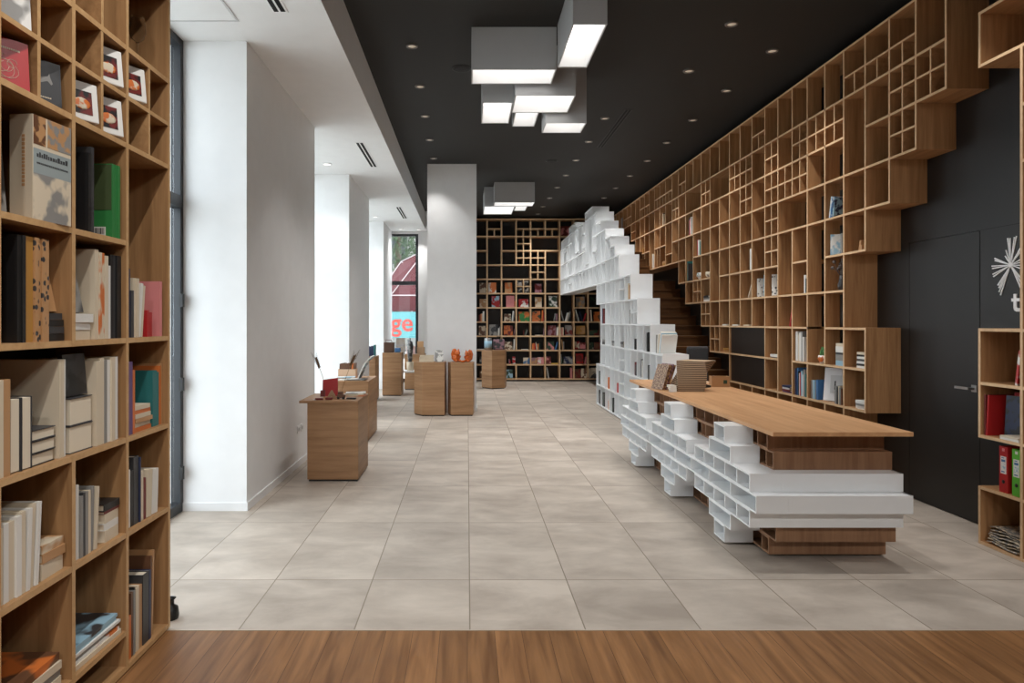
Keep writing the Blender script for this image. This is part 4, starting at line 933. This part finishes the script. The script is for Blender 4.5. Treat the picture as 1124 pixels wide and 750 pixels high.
# oak core: layers of bars, open lattice on the aisle side
core_y = {0: 4.70, 1: 4.59, 5: 4.63, 6: 4.72}
def core_front(k): return core_y.get(k, 4.75)
for k in range(7):
    y0 = core_front(k); y1 = 8.30
    MB().box(XC0+.2, XR0, y0, y1, zc[k]+.0005, zc[k+1]-.0005).build('core_layer', M_oak_core, ct)
MB().box(2.1, 2.78, 4.76, 8.24, 0, .019).build('plinth', M_blackmat, ct)
def cubby_row(name, x0, x1, ys, z0, z1, m, me, back=True):
    mb = MB(); h = TK
    mb.box(x0, x1, ys[0], ys[-1], z0, z0+h).box(x0, x1, ys[0], ys[-1], z1-h, z1)
    for i, y in enumerate(ys):
        a = y if i == 0 else (y-h if i == len(ys)-1 else y-h/2)
        mb.box(x0+.0005, x1, a, a+h, z0+h, z1-h)
    if back: mb.box(x1-h, x1, ys[0]+h, ys[-1]-h, z0+h, z1-h)
    return mb.build(name, [m, me], ct)
rr = random.Random(4)
def frange(a, b, n): return [a+(b-a)*i/n for i in range(n+1)]
for k in range(7):
    y0 = core_front(k)
    ys = [y0]
    while ys[-1] < 8.2: ys.append(min(8.30, ys[-1]+rr.choice([.11, .11, .22, .16])))
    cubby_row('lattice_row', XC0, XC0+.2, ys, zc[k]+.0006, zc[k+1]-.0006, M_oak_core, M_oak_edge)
for c in (5.06, 6.367, 7.674):
    for k, (hw, n) in {0: (.106, 1), 1: (.217, 1), 2: (.548, 5), 4: (.548, 5), 5: (.217, 1), 6: (.106, 1)}.items():
        cubby_row('cubby_row', XL0, XC0-.0005, frange(c-hw, c+hw, n), zc[k]+.0006, zc[k+1]-.0006, M_shelfwhite, M_shelfwhite)
cubby_row('cubby_row', XL0, XC0-.0005, frange(4.411, 8.31, 9), zc[3]+.0006, zc[4]-.0006, M_shelfwhite, M_shelfwhite)
for k, y in ((2, 4.512), (3, 4.411), (4, 4.512)):
    MB().box(XC0, XR0, y, y+.22 if k != 3 else y+.3, zc[k]+.0006, zc[k+1]-.0006).build('front_bar', M_shelfwhite, ct)
for k, y in ((2, 4.512), (3, 4.411), (4, 4.512)):
    MB().box(XR0-.012, XR0+.002, y+.002, 8.30, zc[k]+.0006, zc[k+1]-.0006).build('side_panel', M_shelfwhite, ct)
# chair parts
mb = MB().box(-.145, .145, -.02, .04, .62, 1.27, M=R(-.03, 'X')); mb.build('backrest', plain('charcoal_cloth', (58, 58, 60), .8, bump=.2), ch, bevel=.025)
MB().box(-.19, .19, .06, .45, .44, .52).build('seat', MATS['charcoal_cloth'], ch, bevel=.02)
MB().tube([(0, .22, .1), (0, .22, .45)], .03).build('column', M_blackmat, ch)
for k in range(5):
    a = k*2*PI/5; MB().tube([(0, .22, .1), (.2*math.cos(a), .22+.2*math.sin(a), .06)], .02).ball((.2*math.cos(a), .22+.2*math.sin(a), .03), .03).build('leg', M_blackmat, ch)

# things on the counter: fanned pile of kraft books, leaning books, little box
ZT = .8855
nb = 17
for k in range(nb):
    a = k/(nb-1); yaw = .05-.75*a**1.3
    M = T(2.275+.10*a, 7.20+.02*a, ZT+k*.0182) @ R(yaw) @ T(-.14, -.15, 0)
    t = thing('catalogue', '%s kraft brown catalogue from the bottom of the fanned pile' % ORD[k], 'catalogue', M, 'kraft catalogues in the fanned pile')
    w, d, h = .28+.02*a, .30, .017
    MB().box(0, w, 0, d, 0, .004).box(0, w, 0, d, h-.004, h).box(0, w, .29, .293, .003, h-.003).build('cover', plain('kraft_cover', (186, 158, 128), .7), t)
    MB().box(.002, w-.004, .003, d-.004, .003, h-.003).build('pages', plain('kraft_pages', (84, 66, 52), .8), t)
Mt = T(2.13, 7.22, ZT) @ R(.35)
for i, (w, h, a, c) in enumerate([(.014, .27, .32, ('kraft', 'brown', 55)), (.012, .27, .33, ('tan', 'brown', 50)), (.012, .28, .34, ('mauve', 'brown', 23)), (.012, .27, .36, ('tan', 'brown', 12))]):
    o = put_book(Mt, -.1+i*.022, .02, 0, w, h, .2, printed(*c), '%s picture book leaning against the fanned pile on the counter' % ORD[i], 'books leaning on the counter pile', 'up', a, True)
for i in range(3):
    put_book(T(2.075, 7.0, ZT+i*.0225) @ R(.1*i-.1), -.02, 0, 0, .022, .06, .11, cov('white'), 'small white booklet %s the tiny pile beside the fanned pile' % ('at the bottom of', 'in the middle of', 'on top of')[i], 'white booklets on the counter', 'flat', 0, True, 0, 'booklet', 'booklet')
t = thing('wooden_box', 'small pale wooden box with green square on the counter', 'box', T(2.665, 7.55, ZT) @ R(-.05))
MB().box(0, .19, 0, .008, 0, .115).box(0, .19, .092, .1, 0, .115).box(0, .008, .008, .092, 0, .115).box(.182, .19, .008, .092, 0, .115).box(.008, .182, .008, .092, 0, .008).build('box', cov('tan'), t)
MB().box(.125, .165, -.002, 0, .035, .075).build('green_label', cov('darkgreen'), t)
t = thing('card_reader', 'dark card terminal with a white slip on the counter by the wooden box', 'card reader', T(2.50, 7.42, ZT) @ R(.5))
MB().prism([(0, 0), (.16, 0), (.16, .02), (.02, .055), (0, .05)], 0, .08, M=Matrix(((1, 0, 0, 0), (0, 0, 1, 0), (0, 1, 0, 0), (0, 0, 0, 1)))).build('body', M_blackmat, t, bevel=.003)
MB().box(.02, .14, .01, .07, .056, .059).build('paper_slip', cov('white'), t)
t = thing('tape_dispenser', 'small dark tape dispenser beside the wooden box on the counter', 'tape dispenser', T(2.87, 7.56, ZT) @ T(-.0, 0, 0))
t.location.x = 2.765+.1; t.location.y = 7.95
MB().lathe([(.02, -.02), (.045, -.02), (.045, .02), (.02, .02), (.02, -.02)], n=20, M=T(-.03, 0, .05) @ R(PI/2, 'X')).build('roll', M_blackmat, t); MB().box(-.08, .015, -.025, .025, 0, .02).build('base', M_blackmat, t)

# ---- pedestals on the tile floor
def pedestal(label, pts, h, x=0, y=0, group='oak display pedestals'):
    cx = sum(p[0] for p in pts)/len(pts); cy = sum(p[1] for p in pts)/len(pts)
    t = thing('display_pedestal', label, 'pedestal', T(cx, cy, 0), group)
    P = [(px-cx, py-cy) for px, py in pts]
    MB().prism([(a*.95, b*.95) for a, b in P], 0, .025).build('plinth', M_blackmat, t)
    MB().prism(P, .02, h).build('body', M_oak_ped, t, bevel=.003)
    return t
rect = lambda x0, x1, y0, y1: [(x0, y0), (x1, y0), (x1, y1), (x0, y1)]
pedestal('square oak pedestal closest to the camera with a small board top', rect(-1.60, -1.09, 6.917, 7.6), .785)
t = thing('top_board', 'oak board overhanging the closest pedestal', 'board', T(-1.36, 7.24, .7855))
MB().box(-.315, .27, -.35, .36, 0, .024).build('board', M_oak_ped, t, bevel=.002)
pedestal('long oak pedestal just behind the closest one', rect(-1.84, -1.317, 9.22, 10.1), .805)
pedestal('oak pedestal with brown bag in the far row by the end window', rect(-1.827, -1.42, 14.87, 15.4), .927)
pedestal('narrow oak pedestal with navy books beside the wall column', rect(-2.0, -1.85, 13.9, 14.5), .895)
pedestal('oak pedestal furthest back under the end window', rect(-1.47, -1.0, 16.2, 16.7), .83)
pedestal('chamfered oak pedestal with open white box before the pillar', [(-.763, 11.69), (-.385, 11.69), (-.36, 12.0), (-.74, 12.1), (-.915, 11.9)], .91)
pedestal('chamfered oak pedestal with two orange ceramic squirrels before the pillar', [(-.272, 11.71), (.096, 11.71), (.12, 12.02), (-.26, 12.1), (-.335, 11.9)], .905)
pedestal('hexagonal oak pedestal standing alone in front of the back bookcase', [(.58, 16.34), (.89, 16.5), (.95, 16.85), (.68, 17.05), (.38, 16.95), (.345, 16.66)], .912)
t = thing('low_table', 'low white table between the pedestals by the end window', 'table', T(-1.28, 15.75, 0))
MB().box(-.25, .25, -.25, .25, .45, .485).build('tabletop', M_white, t, bevel=.003)
for sx in (-.22, .22):
    for sy in (-.22, .22): MB().box(sx-.02, sx+.02, sy-.02, sy+.02, 0, .45).build('leg', M_white, t)
# things on the closest pedestal
z1 = .811
t = thing('red_folder_stand', 'red folder propped on a small wooden easel, closest pedestal', 'folder', T(-1.50, 7.16, z1))
MB().prism([(0, 0), (.16, 0), (.155, .19), (.0, .17)], 0, .012, M=T(0, 0, .015) @ R(-.15, 'X') @ Matrix(((1, 0, 0, 0), (0, 0, 1, 0), (0, 1, 0, 0), (0, 0, 0, 1)))).build('folder', cov('red'), t)
MB().prism([(-.02, 0), (.03, 0), (.03, .07), (-.02, .065)], 0, .01, M=T(0, -.01, .012) @ R(-.12, 'X') @ Matrix(((1, 0, 0, 0), (0, 0, 1, 0), (0, 1, 0, 0), (0, 0, 0, 1)))).build('pocket', cov('darkred'), t)
MB().box(.02, .15, -.03, .07, 0, .012).build('easel', cov('tan'), t)
t = thing('wooden_letter', 'little wooden triangular stand in front of the red folder', 'ornament', T(-1.44, 7.06, z1))
MB().prism([(0, 0), (.035, 0), (.055, .035), (.075, 0), (.11, 0), (.062, .085), (.048, .085)], 0, .02, M=Matrix(((1, 0, 0, 0), (0, 0, 1, 0), (0, 1, 0, 0), (0, 0, 0, 1)))).build('triangle', cov('kraft'), t, bevel=.002)
t = thing('leather_keyring', 'brown leather keyring at the front edge of closest pedestal', 'keyring', T(-1.53, 6.94, z1))
MB().box(0, .08, 0, .03, 0, .02).build('strap', cov('darkred'), t, bevel=.006); MB().lathe([(.015, 0), (.02, 0), (.02, .006), (.015, .006), (.015, 0)], n=16, M=T(-.0, .015, .0)).build('ring', M_steel, t)
t = thing('leather_pouch', 'red brown leather pouch lying on the closest pedestal', 'pouch', T(-1.43, 6.96, z1))
MB().box(0, .07, 0, .05, 0, .022).build('pouch', cov('darkred'), t, bevel=.008)
t = thing('wooden_car', 'wooden toy car with dark wheels on the closest pedestal', 'toy', T(-1.325, 7.02, z1))
MB().box(0, .08, 0, .05, .01, .045).box(.01, .06, .005, .045, .045, .075).build('body', cov('brown'), t, bevel=.006)
for x in (.015, .065):
    for y in (-.004, .046): MB().lathe([(0, 0), (.012, 0), (.012, .008), (0, .008)], n=14, M=T(x, y, .012) @ R(-PI/2, 'X')).build('wheel', M_blackmat, t)
t = thing('black_pouch', 'flat black case beside the toy car on the closest pedestal', 'case', T(-1.23, 7.02, z1) @ R(-.15))
MB().box(0, .1, 0, .035, 0, .016).build('case', M_blackmat, t, bevel=.006)
for i, (x, y, c, dz) in enumerate([(-1.30, 7.30, ('orange', 'cream', 7), 0), (-1.31, 7.32, ('cream', 'charcoal', 7), .009), (-1.29, 7.34, ('white', 'grey', 7), .018)]):
    put_book(T(x, y, z1+dz) @ R(-.1+.12*i), 0, 0, 0, .008, .21, .2, printed(*c), '%s magazine from the bottom of the pile on the closest pedestal' % ORD[i], 'magazines on the closest pedestal', 'flat', 0, True, 0, 'magazine', 'magazine')
def stems(label, x, y, z, lean, hgt, cat='dried stem'):
    t = thing('wheat_stem', label, cat, T(x, y, z))
    MB().lathe([(0, 0), (.03, 0), (.03, .01), (.008, .02), (.006, .06), (0, .06)], n=14).build('holder', cov('tan'), t)
    MB().tube([(0, 0, .05), (lean*.5, 0, hgt*.6), (lean, 0, hgt)], .003, 5).build('stalk', plain('straw', (150, 118, 76), .8), t)
    mb = MB(); e = Vector((lean, 0, hgt)); d = Vector((lean*.5, 0, hgt*.4)).normalized()
    for k in range(14):
        p = e - d*(.12*k/14); s = (-1)**k
        mb.ball(p+Vector((.008*s, 0, 0)), .007, sub=1, sz=1.8); mb.tube([p, p+d*.07+Vector((.03*s, 0, .0))], .0012, 4)
    mb.build('ear', plain('dark_straw', (96, 72, 50), .9), t)
stems('dried wheat ear leaning to the window on the closest pedestal', -1.50, 7.40, z1, -.12, .40); stems('dried wheat ear leaning to the aisle on the closest pedestal', -1.36, 7.50, z1, .14, .42)
# things on the long pedestal
z2 = .8065
for i, (x, y, a, c) in enumerate([(-1.80, 9.3, .1, ('white', 'grey', 5)), (-1.62, 9.28, -.15, ('white', 'charcoal', 4)), (-1.79, 9.52, .1, ('white', 'lightblue', 5))]):
    put_book(T(x, y, z2+.0085*i) @ R(a), 0, 0, 0, .008, .24, .2, printed(*c), '%s white leaflet from the bottom on the long pedestal' % ORD[i], 'leaflets on the long pedestal', 'flat', 0, True, 0, 'leaflet', 'leaflet')
t = thing('card_display', 'curved white postcard rack standing on the long pedestal', 'display rack', T(-1.515, 9.52, z2+.0065))
pts = [(0, 0), (.05, .12), (.10, .22), (.19, .31)]
prof = pts+[(x+.014, z-.006) for x, z in pts[::-1]]
MB().prism(prof, 0, .3, M=Matrix(((1, 0, 0, 0), (0, 0, 1, 0), (0, 1, 0, 0), (0, 0, 0, 1)))).build('rack', cov('white'), t)
for k, (f0, f1) in enumerate(((0, 1), (1, 2), (2, 3))):
    (xa, za), (xb, zb) = pts[f0], pts[f1]; ox = .016
    MB().prism([(xa+ox, za+.004), (xb+ox, zb-.012), (xb+ox+.004, zb-.014), (xa+ox+.004, za+.002)], .02, .28, M=Matrix(((1, 0, 0, 0), (0, 0, 1, 0), (0, 1, 0, 0), (0, 0, 0, 1)))).build('postcard', printed('lightblue', 'charcoal', 12), t)
t = thing('card_box', 'pale cardboard box at the back of the long pedestal', 'box', T(-1.82, 9.75, z2))
MB().box(0, .24, 0, .006, 0, .12).box(0, .24, .2, .206, 0, .12).box(0, .006, .006, .2, 0, .12).box(.234, .24, .006, .2, 0, .12).box(.006, .234, .006, .2, 0, .005).build('box', plain('pale_card', (206, 170, 140), .7), t)
for i in range(9):
    o = put_book(T(-1.81+i*.0245, 9.76, z2+.0055), 0, 0, 0, .02, .19+.004*(i % 3), .17, cov('orange' if i == 7 else 'brown'), ('orange notebook standing among the brown ones' if i == 7 else '%s brown notebook in the cardboard box' % ORD[i if i < 7 else 7]) + ', long pedestal', 'notebooks in the cardboard box', 'up', .05, True, 0, 'notebook', 'notebook')
# navy books on the narrow pedestal
for i, (c, w, h) in enumerate([('navy', .05, .2), ('navy', .045, .21), ('teal', .03, .23)]):
    put_book(T(-1.99+i*.05, 13.95, .8965), 0, 0, 0, w, h, .15, cov(c), ['navy book at the wall side of narrow pedestal', 'navy book in the middle of narrow pedestal', 'teal book at the aisle side of narrow pedestal'][i], 'books on the narrow pedestal', 'up', 0, True)
z3 = .9285
t = thing('felt_bag', 'brown felt bag with handles on the far pedestal row', 'bag', T(-1.70, 15.0, z3))
MB().prism([(-.11, -.05), (.11, -.05), (.12, .05), (-.12, .05)], 0, .22).build('bag', plain('brown_felt', (92, 66, 52), .9, bump=.3), t, bevel=.02)
MB().tube([(-.07, -.052, .2), (-.06, -.06, .27), (.06, -.06, .27), (.07, -.052, .2)], .008).build('handle', cov('brown'), t)
t = thing('blue_pouch', 'blue fabric pouch beside the brown felt bag', 'pouch', T(-1.51, 15.0, z3))
MB().box(-.065, .065, -.03, .03, 0, .10).build('pouch', cov('blue'), t, bevel=.02)
z5 = .8315
t = thing('pink_gift_box', 'pale pink gift box on the pedestal under the end window', 'box', T(-1.33, 16.35, z5)); MB().box(-.1, .1, -.08, .08, 0, .15).build('box', plain('pale_pink', (206, 170, 164), .6), t, bevel=.004); MB().box(-.104, .104, -.084, .084, .15, .185).build('lid', MATS['pale_pink'], t, bevel=.004)
t = thing('kraft_gift_box', 'kraft box stack beside the pink gift box', 'box', T(-1.10, 16.4, z5)); MB().box(-.09, .09, -.07, .07, 0, .16).build('box', cov('kraft'), t, bevel=.004); MB().box(-.08, .06, -.06, .06, .16, .3).build('upper_box', cov('tan'), t, bevel=.004)
t = thing('umbrella_bunch', 'folded dark patterned umbrella in a pot on the low white table', 'umbrella', T(-1.30, 15.72, .4855))
MB().lathe([(0, 0), (.07, 0), (.08, .2), (.07, .2), (.06, .02), (0, .02)], n=20).build('pot', cov('cream'), t)
MB().lathe([(.01, .05), (.05, .25), (.075, .55), (.05, .66), (.0, .68)], n=14).build('canopy', printed('charcoal', 'grey', 10), t); MB().tube([(0, 0, .66), (0, 0, .74)], .012).build('handle', M_blackmat, t)
# things on the chamfered pedestal
z6 = .9115
t = thing('open_white_box', 'open white tray of small cards on the chamfered pedestal', 'tray', T(-.82, 11.8, z6))
MB().box(0, .24, 0, .16, 0, .008).box(0, .24, 0, .006, .008, .05).box(0, .24, .154, .16, .008, .11).box(0, .006, .006, .154, .008, .08).box(.234, .24, .006, .154, .008, .06).build('tray', cov('cream'), t)
for i in range(3): MB().box(.015+.07*i, .075+.07*i, .02, .14, .009, .03+.015*(i % 2)).build('card_pack', cov(['white', 'tan', 'white'][i]), t)
t = thing('grey_card', 'grey patterned picture card standing on the chamfered pedestal', 'card', T(-.55, 11.78, z6))
MB().box(0, .14, 0, .012, 0, .2, M=R(-.12, 'X') @ T(0, 0, .002)).build('card', printed('grey', 'white', 14), t); MB().box(.03, .11, .014, .08, 0, .008).build('stand', cov('cream'), t)
# orange ceramic squirrels
z7 = .9065
clay = plain('orange_glaze', (198, 96, 34), .25)
def squirrel(label, x, y, rz, s=1):
    t = thing('ceramic_squirrel', label, 'figurine', T(x, y, z7) @ R(rz) @ Matrix.Scale(s, 4), 'orange ceramic squirrels')
    mb = MB().ball((0, 0, .065), .062, sz=1.05, sx=.85, sy=1.0, sub=3).ball((0, -.03, .14), .045, sub=3, sx=.95).ball((0, -.068, .132), .02, sub=2, sx=.9)
    mb.ball((-.025, -.02, .182), .014, sz=1.5).ball((.025, -.02, .182), .014, sz=1.5).ball((-.03, -.055, .02), .024, sy=1.4, sz=.8).ball((.03, -.055, .02), .024, sy=1.4, sz=.8).ball((-.03, -.06, .085), .016, sz=1.4).ball((.03, -.06, .085), .016, sz=1.4)
    mb.build('body', clay, t)
    MB().tube([(0, .05, .02), (0, .1, .05), (0, .11, .12), (0, .08, .18), (0, .06, .2)], [.02, .035, .042, .035, .012], 12).build('tail', clay, t)
    MB().ball((-.018, -.07, .15), .006, sub=1).ball((.018, -.07, .15), .006, sub=1).build('eyes', M_blackmat, t)
squirrel('orange ceramic squirrel nearer the soffit side of its pedestal', -.185, 11.86, .45, 1.1); squirrel('orange ceramic squirrel nearer the back bookcase side of its pedestal', .01, 11.86, -.45)
t = thing('ceramic_dish', 'small orange ceramic dish between the two squirrels', 'dish', T(-.08, 11.76, z7)); MB().lathe([(0, 0), (.03, 0), (.045, .03), (.04, .03), (.036, .008), (0, .008)], n=20).build('dish', clay, t)
# things on the lone hexagonal pedestal
z8 = .9135
t = thing('silver_tin', 'silver tin with pale label on the lone hexagonal pedestal', 'tin', T(.50, 16.7, z8)); MB().lathe([(0, 0), (.09, 0), (.09, .27), (.085, .28), (0, .28)], n=24).build('tin', M_steel, t); MB().lathe([(.0905, .05), (.0915, .05), (.0915, .22), (.0905, .22)], n=24).build('label', cov('lightblue'), t)
t = thing('dark_tote', 'dark printed tote bag on the lone hexagonal pedestal', 'bag', T(.76, 16.75, z8)); MB().prism([(-.14, -.06), (.14, -.06), (.14, .06), (-.14, .06)], 0, .26).build('bag', printed('charcoal', 'mauve', 10), t, bevel=.03); MB().tube([(-.07, -.06, .25), (-.05, -.07, .32), (.05, -.07, .32), (.07, -.06, .25)], .008).build('handle', M_blackmat, t)

# the smallest far books past the three hundred that show largest: one heap of small books
bpy.context.view_layer.update()
def shows(o):
    ob = [o]+list(o.children) if o.type == 'EMPTY' else [o]
    pts = [q.matrix_world @ Vector(c) for q in ob if q.type == 'MESH' for c in q.bound_box]
    u = [p.x/p.y for p in pts]; v = [p.z/p.y for p in pts]
    return (max(u)-min(u))*(max(v)-min(v))
bk = sorted([o for o in SC.objects if o.get('category') == 'book' and o.name.split('.')[0] == 'book'], key=shows, reverse=True)
rest = [o for o in bk[300:] if o.type == 'MESH']
if rest:
    mb = MB(); mats = []
    for o in rest:
        me = o.data.copy(); me.transform(o.matrix_world); n0 = len(mb.bm.faces); idx = []
        for m in o.data.materials:
            if m not in mats: mats.append(m)
            idx.append(mats.index(m))
        mb.bm.from_mesh(me); mb.bm.faces.ensure_lookup_table()
        for f in mb.bm.faces[n0:]: f.material_index = idx[f.material_index]
        bpy.data.objects.remove(o)
    o = mb.build('small_books', mats); o['kind'] = 'stuff'; tag(o, 'scattered tiny books in the back and white bookcases', 'books')
WORLD, NEARK = 7.5, 1.0
# ------------------------------------------------------------------ light
w = bpy.data.worlds.new('daylight'); SC.world = w; w.use_nodes = True
bg = w.node_tree.nodes['Background']; bg.inputs[0].default_value = (.86, .93, 1, 1); bg.inputs[1].default_value = 4.9
# unseen downlights added over the room beside and behind the camera
for x in (-.56, 1.9, 3.15):
    for y in (-1.5, .4, 2.3, 4.6):
        if x < 0 and y < 4: spot(x, y, CZ-.03, E1*1.9, ang=100, tilt=(0, .38, 0))  # unseen spots tilted to brighten the near bookcase
        elif x == 1.9 and y < 4: spot(x, y, CZ-.03, E1*1.1, tilt=(0, .6, 0))  # unseen spots turned across the aisle to light the near bookcase
        else: spot(x, y, CZ-.03, E1)
for x in (-.4, 1.3, 2.8): spot(x, -2.4, CZ-.06, E1*3.0, ang=80, tilt=(.95, 0, 0), r=.2)  # extra tilted spots, added to brighten faces turned to the camera
